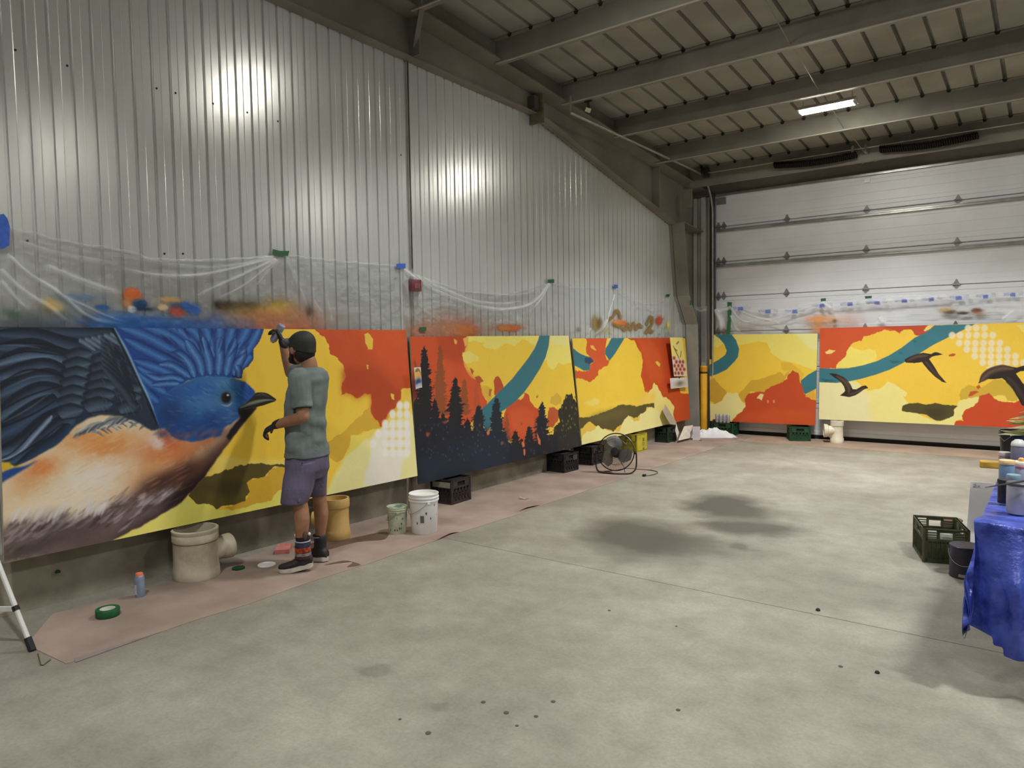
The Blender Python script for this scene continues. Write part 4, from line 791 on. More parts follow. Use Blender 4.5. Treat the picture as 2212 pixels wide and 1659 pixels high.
cr1 = [([(590,552),(520,570),(440,577),(350,565),(240,545)],.006,.35),([(592,556),(500,580),(420,594),(330,592),(250,575)],.008,.8),([(596,558),(540,585),(480,612),(420,640)],.009,.7),([(598,560),(560,590),(520,620),(470,644)],.008,.55),([(600,560),(575,590),(545,625)],.006,.5),([(594,553),(480,562),(400,562),(300,552)],.004,.4),
       ([(15,548),(60,590),(110,620),(135,640),(200,690),(270,700)],.012,.75),([(135,640),(190,664),(240,688),(275,697)],.006,.7),([(0,580),(40,620),(90,655),(155,700)],.014,.6),([(0,605),(30,640),(65,675)],.012,.5),([(100,575),(150,595),(210,618),(265,634)],.018,.55),([(40,520),(120,545),(200,560),(260,570)],.01,.3),
       ([(620,556),(640,600),(660,650),(670,700)],.006,.25),([(675,620),(680,650),(700,690)],.007,.3),([(704,640),(712,668),(718,700)],.007,.3)]
pt1 = [(60,700,90,22,(78,88,108),.45,0),(27,678,14,7,(60,110,70),.7,2),(120,690,70,24,(120,128,128),.4,0),(106,656,16,10,TAN,.8,3),(122,662,17,9,TAN,.9,3),(175,642,46,8,(110,150,190),.6,0),(160,660,40,16,(120,150,176),.4,0),(222,664,12,5,(40,92,170),.95,5),(190,690,14,12,(90,88,66),.5,0),
       (286,636,19,12,OR,.98,8),(277,655,10,11,(226,156,90),.9,4),(302,657,15,9,(28,72,126),.98,6),(284,668,9,7,(236,236,232),.95,9),(315,668,18,4,(24,38,84),.95,4),(352,664,11,8,(246,214,158),.9,6),(368,648,20,6,(240,190,120),.75,4),(381,675,17,11,(206,66,38),1,7),(400,661,9,9,(44,104,190),.95,6),(418,667,13,12,(36,100,196),.95,6),(378,660,10,6,(60,80,140),.6,3),
       (330,700,110,14,(34,92,184),.95,0),(420,704,110,12,(34,92,184),.9,0),(290,696,60,12,(36,96,184),.85,3),(470,700,26,20,(40,104,196),.9,0),(520,702,24,14,(40,104,196),.85,0),(250,700,34,16,(46,110,190),.85,3),(545,706,20,12,(34,92,184),.8,0),(360,690,90,18,(120,160,200),.35,0),(230,690,30,22,(90,140,190),.5,0),
       (472,658,10,8,(58,48,28),.95,4),(492,660,12,10,(66,56,26),.95,4),(532,664,26,13,(84,78,34),.95,4),(515,668,14,10,(110,100,60),.6,0),(560,680,50,14,(206,150,90),.55,0),(600,664,24,13,YG,.95,3),(590,672,34,10,(214,170,90),.6,0),(590,696,76,20,(214,140,100),.75,2),(650,690,30,22,(206,140,104),.6,2),(600,708,60,10,(210,120,80),.7,0),(668,672,6,12,(84,66,40),.85,3),(500,680,20,12,(170,170,160),.35,0),
       (700,640,60,40,(190,190,200),.10,0)]
f1 = film(0, PLX, [(-60,480),(10,482),(41,494),(158,522),(269,538),(332,557),(411,560),(520,556),(588,551),(606,545),(650,553),(740,563),(866,573)], 1.70, .009, cr1, pt1, 'clear film with many coloured spray tests above the blue bird panel', 1.35, 5.10)
cr2 = [([(870,580),(884,592),(897,604)],.012,.9),([(858,582),(866,595),(872,590)],.012,.8),([(896,588),(950,620),(1020,648),(1080,655),(1130,650)],.009,.55),([(895,594),(940,625),(1000,650),(1060,668)],.009,.45),([(1186,610),(1160,645),(1130,662),(1080,668),(1030,660)],.016,.95),([(1188,612),(1168,645),(1150,668)],.010,.8),([(1184,612),(1150,630),(1090,636),(1000,620),(930,596)],.006,.3),([(1188,615),(1184,640),(1183,665)],.004,.4),
       ([(855,650),(862,668),(868,700)],.035,.75),([(850,680),(835,700),(826,712)],.008,.7),([(895,600),(905,650),(935,680),(980,700)],.006,.2),
       ([(1326,635),(1318,665),(1308,700),(1290,725)],.016,1.0),([(1310,690),(1296,712),(1280,725)],.02,.7),([(1442,645),(1442,680),(1443,722)],.012,.55),([(1276,708),(1268,722)],.012,.6),([(1330,625),(1370,650),(1420,656),(1440,645)],.004,.2),([(1476,655),(1478,690),(1480,728)],.008,.4),([(1400,650),(1390,655),(1430,690)],.006,.2)]
pt2 = [(930,714,70,14,(214,150,110),.4,0),(985,712,40,18,(206,120,84),.8,2),(1005,714,22,12,(206,112,44),.9,4),(970,705,40,30,(210,160,130),.35,0),(1088,708,13,6,(206,138,60),.9,6),(1110,709,14,7,(196,96,48),.95,6),(1100,708,24,6,(206,120,56),.8,3),(905,716,12,10,(220,150,130),.6,0),
       (1286,700,7,14,(170,150,70),.85,4),(1294,700,6,12,(110,90,30),.85,4),(1310,712,12,8,(200,190,120),.5,0),(1336,697,13,6,(238,150,70),.95,5),(1346,699,7,5,(230,110,40),.8,5),(1424,692,7,9,(206,84,48),.95,5),(1443,702,3,8,(240,226,90),.95,4),(1250,711,4,5,(140,136,130),.7,4),(1360,700,20,20,(200,170,170),.15,0)]
for P in ([(1315,690),(1324,684),(1330,673),(1336,674),(1340,686)], [(1325,701),(1340,706),(1350,712),(1356,700),(1362,712),(1368,698),(1374,710),(1379,702),(1386,706)], [(1396,700),(1400,694),(1404,686),(1409,688),(1408,700),(1400,712),(1395,718),(1403,714),(1409,717)]):
    Q = catmull(P, 5, False)
    for x, y in Q: pt2.append((x, y, 2.6, 3.4, (150,118,62), .75, 5))
f2 = film(0, PLX, [(866,573),(880,582),(895,592),(950,610),(1000,628),(1090,635),(1150,624),(1180,612),(1192,607),(1240,620),(1300,621),(1330,618),(1360,640),(1392,656),(1420,652),(1442,638),(1460,650),(1485,658)], 1.62, .011, cr2, pt2, 'clear film sagging above the forest and hill panels', 5.11, 11.5, bumps=((5.14,5.30,2.14,2.31,.055),(5.18,5.30,1.2,3.0,.012)))
cr3 = [([(1576,660),(1600,690),(1640,700)],.02,.5),([(1545,668),(1556,690),(1560,715)],.05,.8),([(1552,672),(1565,668),(1580,665)],.03,.8),([(1600,672),(1660,690),(1730,670),(1776,655)],.02,.45),([(1776,652),(1790,662),(1800,668)],.018,.8),([(1774,652),(1778,665),(1786,672)],.012,.6),([(1600,700),(1650,690),(1700,705)],.015,.3),([(1578,680),(1590,710),(1600,716)],.02,.4),([(1900,685),(1910,700)],.03,.7),([(2165,690),(2185,675),(2190,668)],.02,.6),([(2050,640),(1950,648),(1850,655),(1790,660)],.035,.3)]
pt3 = [(1765,688,22,6,(240,160,80),.9,4),(1780,690,20,6,(240,166,90),.7,3),(1770,705,26,10,(236,180,130),.55,0),(1830,692,40,14,(236,176,150),.4,0),(1803,694,5,4,(130,96,40),.95,5),(1770,712,14,10,(232,150,90),.6,0),(2038,671,9,3.5,(190,150,80),.8,3),(2052,674,12,4.5,(90,76,48),.98,6),(2078,677,13,3.5,(70,54,40),.98,6),(2045,668,14,4,(206,176,110),.7,3),(2111,671,10,5,(110,62,34),.98,6),(2112,676,16,5,(190,140,110),.5,0),(1620,705,60,14,(190,176,150),.3,0)]
for k in range(11):
    x = 1600+k*58.5+(k > 3)*3; y = 667-.0*k+(6 if k in (1,2) else 0)-(0 if k < 3 else (x-1720)*.058+3)
    pt3 += [(x, y, 6, 4, (84,108,206), .85, 30), (x-14, y-1, 7, 3, (150,162,212), .5, 30), (x+17, y-3, 5, 4, (190,196,206), .5, 30)]
f3 = film(1, YD-.085, [(1548,662),(1576,652),(1610,660),(1650,668),(1700,667),(1740,656),(1775,646),(1874,640),(2000,637),(2300,628)], 1.66, .015, cr3, pt3, 'clear film with small blue print along its top, taped across the overhead door', -4.78, -.05, cell=.2)
f3b = film(1, 12.06, [(1476,655),(1491,657),(1510,664),(1535,660)], 1.3, .02, [([(1493,662),(1496,700),(1498,760)],.02,.5),([(1500,664),(1515,672),(1530,664)],.02,.4)], [], 'narrow clear film bridging the corner beside the yellow post', -5.10, -4.86, s=.7)
f3c = film(0, -4.93, [(1476,655),(1500,657)], 1.3, .02, [], [], 'narrow clear film hanging over the corner column', 11.95, 12.05, s=.5)
bpy.data.objects.remove(f3c)

# tapes holding it up
def tape(ax, pl, px, c, label, name='tape_strip'):
    P = [on(ax, pl, *p) for p in px]; n = Vector((1,0,0)) if ax == 0 else Vector((0,-1,0)); k = len(P); c0 = sum(P, Vector())/k
    mb = MB(); mb.add([p-c0 for p in P]+[p-c0+n*.0015 for p in P], [tuple(range(k))[::-1], tuple(range(k, 2*k))]+[(i, (i+1) % k, k+(i+1) % k, k+i) for i in range(k)])
    o = mb.obj(name, mat('tape_%d_%d_%d' % c, c, .55, None, 40, .0006, 90), loc=c0); return tag(o, label, 'tape')
BLT, GRT = (62,106,206), (38,98,58)
G = XW+.03
tape(0, G, [(-14,466),(8,462),(16,472),(21,490),(20,530),(8,537),(-14,538)], BLT, 'large blue masking tape piece at the left picture edge')
tape(0, G, [(589,538),(605,542),(625,542),(622,553),(606,552),(588,549)], GRT, 'dark green tape strip holding film above the painter')
tape(0, G, [(856,570),(876,569),(876,580),(857,579)], BLT, 'blue tape piece just above the red alarm box')
tape(0, G, [(1183,604),(1197,603),(1197,611),(1184,611)], GRT, 'green tape on film above the forest panel, near its right end')
tape(0, G, [(1326,615),(1335,615),(1335,622),(1327,623)], BLT, 'small blue tape on the far part of the ribbed wall')
tape(0, G, [(1439,636),(1447,635),(1446,641),(1439,641)], GRT, 'small green tape at the far end of the ribbed wall')
tape(0, -4.95, [(1490,650),(1494,648),(1495,658),(1490,660)], GRT, 'green tape on the corner column')
tape(0, XW+.035, [(906,707),(921,706),(921,715),(907,715)], GRT, 'green tape square just above the forest panel, left end')
tape(1, YD-.10, [(1571,652),(1581,653),(1580,680),(1577,722),(1568,722),(1572,690)], (48,112,66), 'long green tape strip hanging above the teal bend panel')
tape(1, YD-.10, [(1773,645),(1784,644),(1784,650),(1773,651)], GRT, 'green tape on the door, left of two near the duck panel')
tape(1, YD-.10, [(1868,640),(1883,639),(1883,644),(1869,645)], GRT, 'green tape on the door, right of two near the duck panel')
# wall alarm box
t = thing('alarm_box', 'small dark red alarm box on the ribbed wall behind film', 'alarm', on(0, XW, 894, 617))
mb = MB(); mb.box((0,-.075,-.058),(.05,.058,.058)); o = mb.obj('housing', mat('alarm_red', (128,52,58), .5, (108,40,46), 14), t)
MB().box((.05,-.045,-.03),(.056,.03,.02)).obj('pull_plate', mat('alarm_plate', (150,80,84), .5), t)
# seam conduit beside the trim
MB().tube([(XW+.02,5.238,2.4),(XW+.02,5.238,4.45)], .006, 6).obj('wall_cable', mat('drum_dark', (58,56,50), .5), wl)
# ------------------------------------------------------------------ protective paper on the floor
def paper_mat():
    return mat('rosin_paper', (158,140,128), .85, (134,117,106), 2.2, .002, 14, detail=6)
def floor_sheet(name, pts, label, cat, z=.003, th=.003, m=None, curl=None):
    n = len(pts); mb = MB(); mb.add([(x,y,z-th) for x,y in pts]+[(x,y,z) for x,y in pts], [tuple(range(n))[::-1], tuple(range(n,2*n))]+[(i,(i+1)%n,n+(i+1)%n,n+i) for i in range(n)])
    o = mb.obj(name, m or paper_mat()); return tag(o, label, cat)
rs = np.random.RandomState(2)
e1 = [(-4.10+rs.randn()*.008, y) for y in np.arange(1.52, 11.3, .35)]; e2 = [(-5.13 if y > 3.4 else -4.93-.1*max(0,(y-2.2)/1.2)+rs.randn()*.012, y) for y in np.arange(12.15, 1.5, -.4)]
floor_sheet('floor_paper', [(-4.11,1.50)]+e1+[(-4.05,11.35)]+[(-4.08,12.15)]+e2+[(-4.55,1.47)], 'long pinkish brown protective paper along the painted wall', 'paper')
e3 = [(x, 11.33+rs.randn()*.01) for x in np.arange(-3.9,.3,.4)]
floor_sheet('floor_paper', [(-4.04,11.36)]+e3+[(.3,11.33),(.3,12.18),(-4.04,12.18)], 'brown protective paper on the floor along the overhead door', 'paper', m=mat('rosin_paper_far', (164,142,124), .85, (146,126,108), 2.5))
def curl(px, w, label):
    P = [on(2, 0, *p) for p in px]; mb = MB(); n = len(P)
    vs = []; 
    for i, p in enumerate(P):
        h = .016*math.sin(math.pi*i/(n-1)); vs += [(p.x-w, p.y, .004), (p.x, p.y, .004+h), (p.x, p.y, .0035+h)]
    fs = [(3*i,3*i+1,3*i+4,3*i+3) for i in range(n-1)]+[(3*i+1,3*i+2,3*i+5,3*i+4) for i in range(n-1)]
    o = mb.add(vs, fs).obj('paper_curl', mat('paper_fold', (150,120,108), .85)); return tag(o, label, 'paper')
curl([(943,1168),(955,1164),(970,1158),(980,1154),(992,1151)], .05, 'lifted edge of floor paper right of the white bucket')
curl([(1120,1106),(1135,1101),(1150,1097),(1168,1092)], .05, 'lifted edge of floor paper below the crumpled scrap')
floor_sheet('paper_slip', [tuple(on(2,0,*p)[:2]) for p in ((163,1432),(345,1367),(330,1370),(160,1424))], 'thin grey strip along the near edge of the floor paper', 'paper', z=.0045, m=mat('slip_grey', (132,122,116), .8))

# ------------------------------------------------------------------ step ladder at the left edge (only one side shows)
def q3(*a): return on(*a)
t = thing('step_ladder', 'white steel step ladder with black feet at the left edge', 'ladder', (-4.49,1.46,0))
LM = mat('ladder_white', (222,222,218), .35, (206,206,202), 6); BKR = mat('black_rubber', (34,33,33), .7, (24,23,23), 20)
ft = on(2, .03, 66, 1394); o0 = Vector((-4.49,1.46,0)); tp_ = on(1, 1.40, -6, 1212)
def rel(p): return Vector(p)-o0
mb = MB(); dirr = (tp_-ft).normalized(); mb.tube([rel(ft), rel(ft+dirr*1.55)], .0135, 10); mb.obj('rail', LM, t)
MB().tube([rel(ft-dirr*.03), rel(ft+dirr*.045)], .019, 10).obj('foot', BKR, t)
MB().tube([rel(ft+(tp_-ft)*.41), rel(ft+(tp_-ft)*.46)], .018, 10).obj('joint_sleeve', BKR, t)
st_ = ft+(tp_-ft)*.43
sd = Vector((-.62,-.46,0)).normalized()
mb = MB(); mb.bar(rel(st_), rel(st_+sd*.42+Vector((0,0,-.0))), .014, .026); mb.bar(rel(st_), rel(on(0, st_.x-.16, -12, 1327)), .008, .010)
mb.obj('tread_frame', LM, t)
f2_ = ft+sd*.44
MB().tube([rel(f2_), rel(f2_+dirr*1.55)], .0135, 10).obj('rail', LM, t); MB().tube([rel(f2_-dirr*.03), rel(f2_+dirr*.045)], .019, 10).obj('foot', BKR, t)
b1 = ft+Vector((-.34,.50,.0)); b1.z = .03
if True:
    q = Vector((-4.93,1.42,.03)); top_ = ft+dirr*1.5
wt = thing('wire_scrap', 'thin bent brass wire triangle lying by the ladder foot', 'wire', on(2,.004,92,1425))
W0 = on(2,.004,92,1425); MB().tube([on(2,.004,*p)-W0 for p in ((82,1412),(88,1436),(93,1437),(109,1425))], .003, 6).obj('wire', mat('brass_wire', (118,108,62), .4, metal=.6), wt)

# ------------------------------------------------------------------ small things on the paper
def spray_can(name, label, loc, r, h, body, cap, group=None, tilt=None, capr=.8, band=None, cat='spray can', dome=True):
    t = thing(name, label, cat, loc, 0, group)
    if tilt: t.rotation_euler = tilt
    MB().lathe([(r*.92,0),(r,.006),(r,h*.84),(r*.97,h*.86)], 24).obj('can_body', body, t, True)
    MB().lathe([(r*.985,h*.855),(r*.9,h*.90),(r*.62,h*.93),(r*.6,h*.935)], 24).obj('shoulder', mat('can_rim', (196,198,202), .3, metal=.7), t, True)
    MB().lathe([(r*capr,h*.91),(r*capr,h*.96),(r*capr*.86,h),(0,h*1.005)], 24).obj('cap', cap, t, True)
    if band: MB().lathe([(r*1.012,h*.12),(r*1.012,h*.50)], 24, close=False).obj('label', band, t, True)
    return t
CANB = mat('can_blue_grey', (150,166,188), .35, (130,146,170), 14, metal=.2)
p = on(2,.003,303,1288)
spray_can('spray_can', 'grey blue spray can with orange cap standing on the floor paper', p, .031, .158, CANB, mat('cap_orange', (236,130,92), .45, (222,116,80), 20), capr=.78)
c_ = bpy.data.objects['spray_can']; MB().add([(.0315*math.cos(a),.0315*math.sin(a),z) for a in np.linspace(-2.4,-1.1,8) for z in (.02,.085)], [(2*i,2*i+1,2*i+3,2*i+2) for i in range(7)]).obj('paper_label', mat('label_pale', (206,214,226), .5), c_)
p = on(2,.003,233,1330); t = thing('tape_roll', 'roll of dark green masking tape lying on the floor paper', 'tape', p)
MB().lathe([(.043,0),(.066,.001),(.068,.004),(.068,.044),(.066,.047),(.043,.047)], 40, close=True).obj('tape_coil', mat('tape_green_roll', (26,96,52), .55, (20,80,42), 30), t, True)
MB().lathe([(.039,.001),(.0428,.001),(.0428,.046),(.039,.046)], 40, close=True).obj('core', mat('core_white', (222,220,212), .7), t, True)
mb = MB(); mb.lathe([(.04,.022),(0,.0225)], 30); mb.obj('core_paper', mat('core_white', (222,220,212), .7), t)
p = on(2,.003,576,1221); t = thing('jar_lid', 'flat white lid lying on the paper beside the front shoe', 'lid', p)
MB().lathe([(.064,0),(.066,.004),(.064,.009),(.060,.009),(.058,.004),(0,.004)], 36).obj('disc', mat('lid_white', (238,238,236), .4), t, True)
p = on(2,.003,614,1190); t = thing('foam_block', 'pink foam block lying on the paper behind the shoes', 'block', p, -.75)
MB().box((-.10,-.06,0),(.09,.05,.035)).obj('block', mat('foam_pink', (196,124,116), .8, (176,106,98), 20), t)
p = on(2,.003,1133,1078); t = thing('crumpled_scrap', 'curled pale paper scrap on the brown paper, far from everything', 'scrap', p, .6)
vs = []; 
for i in range(7):
    a = -1.0+2*i/6; vs += [(a*.05, -.016, .004+.022*a*a), (a*.055, .016, .006+.028*a*a)]
MB().add(vs, [(2*i,2*i+1,2*i+3,2*i+2) for i in range(6)]).obj('scrap', mat('scrap_pale', (206,190,170), .8, (160,130,110), 20), t)
for (x, y), s_, lb in (((1767,1319),.013,'tiny black plastic cap on the bare floor, centre right'), ((1895,1454),.011,'tiny black bit on the bare floor near the blue table'), ((125,1237),.016,'green crumb of tape on the kerb, left')):
    p = on(2,.0,x,y) if x > 200 else on(0,-5.12,x,y)
    o = MB().lathe([(s_,0),(s_*1.05,s_*.5),(s_*.6,s_*1.1),(0,s_*1.2)], 7).obj('floor_crumb', mat('crumb_black', (24,24,26), .6) if x > 200 else mat('crumb_green', (20,66,34), .7), loc=p); tag(o, lb, 'debris')
for (x, y), c, lb in (((1513,952),(120,70,40),'small brown leaf on far paper by the white cloth'), ((1605,951),(140,80,60),'pale stick with a brown end on the far paper')):
    p = on(2,.003,x,y); o = MB().bar((-.10 if x > 1550 else -.02,.0,.006),(.07 if x > 1550 else .02,.01,.006),.014,.01).obj('floor_crumb', mat('crumb_%d' % x, c if x < 1550 else (200,190,176), .8), loc=p); tag(o, lb, 'debris')

for k, (x, y) in enumerate(((1461,1353),(1316,1319),(1044,1517),(1094,1540),(1117,1568),(1158,1548),(1195,1516),(925,1584),(864,1554),(1465,1534),(1816,1440))):
    s_ = (.007,.009,.010,.011)[k % 4]; p = on(2, 0, x, y)
    o = MB().lathe([(s_,0),(s_*1.2,s_*.25),(s_*.5,s_*.5),(0,s_*.5)], 6, TR(0,0,0,0,0,k)).obj('floor_crumb', mat('crumb_brown', (84,76,64), .8), loc=p); tag(o, 'tiny brown crumb lying on the bare floor in the foreground', 'debris', 'crumbs scattered on the bare floor')
# ------------------------------------------------------------------ pipe fittings holding the panels up
PVC = mat('pvc_white', (206,198,176), .5, (178,168,146), 9, .0015, 60, detail=6)
p = Vector((-4.905, 2.665, .003)); S_ = .985; t = thing('pipe_tee', 'dusty white pipe fitting with a side branch under the bird panel', 'pipe', p, 0)
R_ = .156
MB().lathe([(R_*1.0,0),(R_*1.02,.006),(R_*1.0,.06),(R_*.965,.10),(R_*.965,.262),(R_*.99,.268),(R_*1.0,.275),(R_*1.0,.314),(R_*.985,.317),(R_*.985,.322),(R_*1.0,.325),(R_*1.015,.346),(R_*.99,.351),(R_*.90,.351),(R_*.90,.33),(R_*.88,.30),(R_*.88,.02),(0,.02)], 48).obj('barrel', PVC, t, True)
MB().lathe([(R_*.972,.258),(R_*.972,.266)], 48).obj('joint_ring', mat('ring_dark', (92,84,70), .7), t)
br = TR(0,0,.16,0,math.pi/2,math.radians(92))
MB().lathe([(.075,.10),(.075,.20),(.088,.215),(.092,.235),(.092,.27),(.08,.272),(.076,.25),(.07,.15)], 28, br).obj('branch', PVC, t, True)
o = MB().lathe([(.045,0),(.045,.012),(.02,.02),(0,.02)], 14, TR(0,0,0)).obj('floor_crumb', mat('crumb_green', (20,66,34), .7), loc=(-4.80,2.93,.003)); tag(o, 'dark green scrap on the paper behind the white pipe fitting', 'debris')
PV2 = mat('pvc_tan', (212,178,112), .5, (192,156,92), 7, .001, 50)
p = Vector((-4.87, 3.90, .003)); t = thing('pipe_coupling', 'tan pipe fitting standing behind the painter, right of his legs', 'pipe', p)
R_ = .112
MB().lathe([(R_,0),(R_*1.03,.006),(R_*1.0,.075),(R_*.95,.085),(R_*.94,.26),(R_*1.0,.268),(R_*1.02,.275),(R_*1.02,.325),(R_*1.0,.335),(R_*.99,.345),(R_*.88,.345),(R_*.86,.30),(R_*.86,.02),(0,.02)], 40).obj('barrel', PV2, t, True)
MB().lathe([(.045,.06),(.05,.15),(.062,.16),(.062,.20),(.052,.20),(.045,.1)], 20, TR(0,0,.17,0,math.pi/2,math.radians(-140))).obj('branch', PV2, t, True)
PV3 = mat('pvc_cream', (226,220,198), .45, (206,198,174), 8)
p = Vector((-2.72, 11.90, .003)); t = thing('pipe_tee', 'cream pipe fitting with an open elbow facing left, under the duck panel', 'pipe', p)
MB().lathe([(.098,0),(.10,.01),(.098,.07),(.088,.085),(.084,.26),(.094,.27),(.096,.34),(.08,.342),(.076,.2),(.076,.03)], 32).obj('barrel', PV3, t, True)
MB().lathe([(.076,.03),(.08,.12),(.10,.14),(.104,.19),(.088,.192),(.078,.16),(.07,.08)], 28, TR(0,0,.185,0,-math.pi/2,.35) ).obj('branch', PV3, t, True)
MB().tube([(-.02,0,.07),(-.06,-.01,.12),(-.10,-.02,.16)], [.05,.065,.07], 16).obj('elbow_web', PV3, t, True)

# ------------------------------------------------------------------ buckets
def bucket(label, p, r, h, m, inner, rz, splat=None, handle=True):
    t = thing('paint_bucket', label, 'bucket', p, rz)
    MB().lathe([(r*.86,0),(r*.88,.004),(r*.97,h*.80),(r*.975,h*.81),(r*1.04,h*.815),(r*1.04,h*.845),(r*.985,h*.85),(r*.985,h*.885),(r*1.045,h*.89),(r*1.045,h*.915),(r*.99,h*.92),(r*1.0,h*.975),(r*1.03,h*.98),(r*1.02,h),(r*.965,h),(r*.95,h*.9),(r*.84,h*.05),(0,h*.05)], 48).obj('pail', m, t, True)
    MB().lathe([(r*.955,h*.93),(r*.945,h*.86),(r*.83,h*.06),(0,h*.06)], 40).obj('inner_wall', inner, t, True)
    if handle:
        pts = [(r*1.05*math.cos(a), r*.55*math.sin(a)*0-r*1.12*math.sin(a)*.62-.0, h*.80-h*.42*math.sin(a)) for a in np.linspace(0, math.pi, 16)]
        pts = [(r*1.05*math.cos(a), -r*(.35+.72*math.sin(a)) if 0 else -math.sqrt(max(0, (r*1.06)**2-(r*1.05*math.cos(a))**2)), h*.80-h*.30*math.sin(a)) for a in np.linspace(0.02, math.pi-.02, 18)]
        MB().tube(pts, .0022, 6).obj('handle', mat('wire_grey', (150,150,150), .4, metal=.6), t)
        each('ear', m, t, [lambda q: q.box((-r*1.09,-.012,h*.77),(-r*1.0,.012,h*.84)), lambda q: q.box((r*1.0,-.012,h*.77),(r*1.09,.012,h*.84))])
    if splat:
        rs = np.random.RandomState(splat); mb = MB()
        for k in range(16):
            a = rs.rand()*2*math.pi; z = h*(.1+.65*rs.rand()); s = .003+.006*rs.rand(); rr = r*(.868+.107*z/(h*.8))+.0008
            vs = [(rr*math.cos(a+s/r*math.cos(b)), rr*math.sin(a+s/r*math.cos(b)), z+s*1.2*math.sin(b)*(1+rs.rand())) for b in np.linspace(0, 2*math.pi, 8)[:-1]]; mb.add(vs, [tuple(range(7))])
        mb.obj('paint_splashes', mat('splash', (84,96,88), .5), t)['kind'] = 'stuff'
    return t
WB = mat('bucket_white', (236,236,236), .38, (226,226,228), 5); 
bucket('tall white paint bucket with wire handle, larger of the two buckets', on(2,.003,917,1148)+Vector((0,0,0)), .127, .345, WB, mat('bucket_inner', (224,226,218), .5, (206,212,200), 6), math.radians(-28), 3)
bk = [o for o in bpy.data.objects if o.name.startswith('paint_bucket')][-1]
for a in (-2.25, -.45): MB().box((-.002,-.016,.105),(.004,.016,.165), TR(0,0,0,0,0,a) @ TR(.118,0,0)).obj('sticker', mat('sticker_grey', (96,98,98), .6), bk)
bucket('small pale green paint bucket left of the white one', on(2,.003,859,1150), .088, .235, mat('bucket_green', (196,204,178), .45, (160,170,150), 9, detail=6, lo=.4, hi=.55), mat('bucket_inner_green', (150,176,150), .5, (60,96,92), 12, lo=.42, hi=.5), math.radians(-40), 5)
# damp brown stain is on the paper itself
for P, lb in (([(760,1215),(700,1222),(742,1212),(770,1217),(778,1222),(750,1226)],'dark wet patch on the paper right of the rear shoe'),([(640,1178),(735,1168),(830,1150),(830,1166),(770,1172),(700,1190),(650,1190)],'damp stain on the paper between painter and buckets')):
    floor_sheet('damp_patch', [tuple(on(2,0,*p)[:2]) for p in catmull(P, 4)], lb, 'stain', z=.0042, th=.001, m=mat('damp', (84,64,56), .5, (104,84,74), 6))
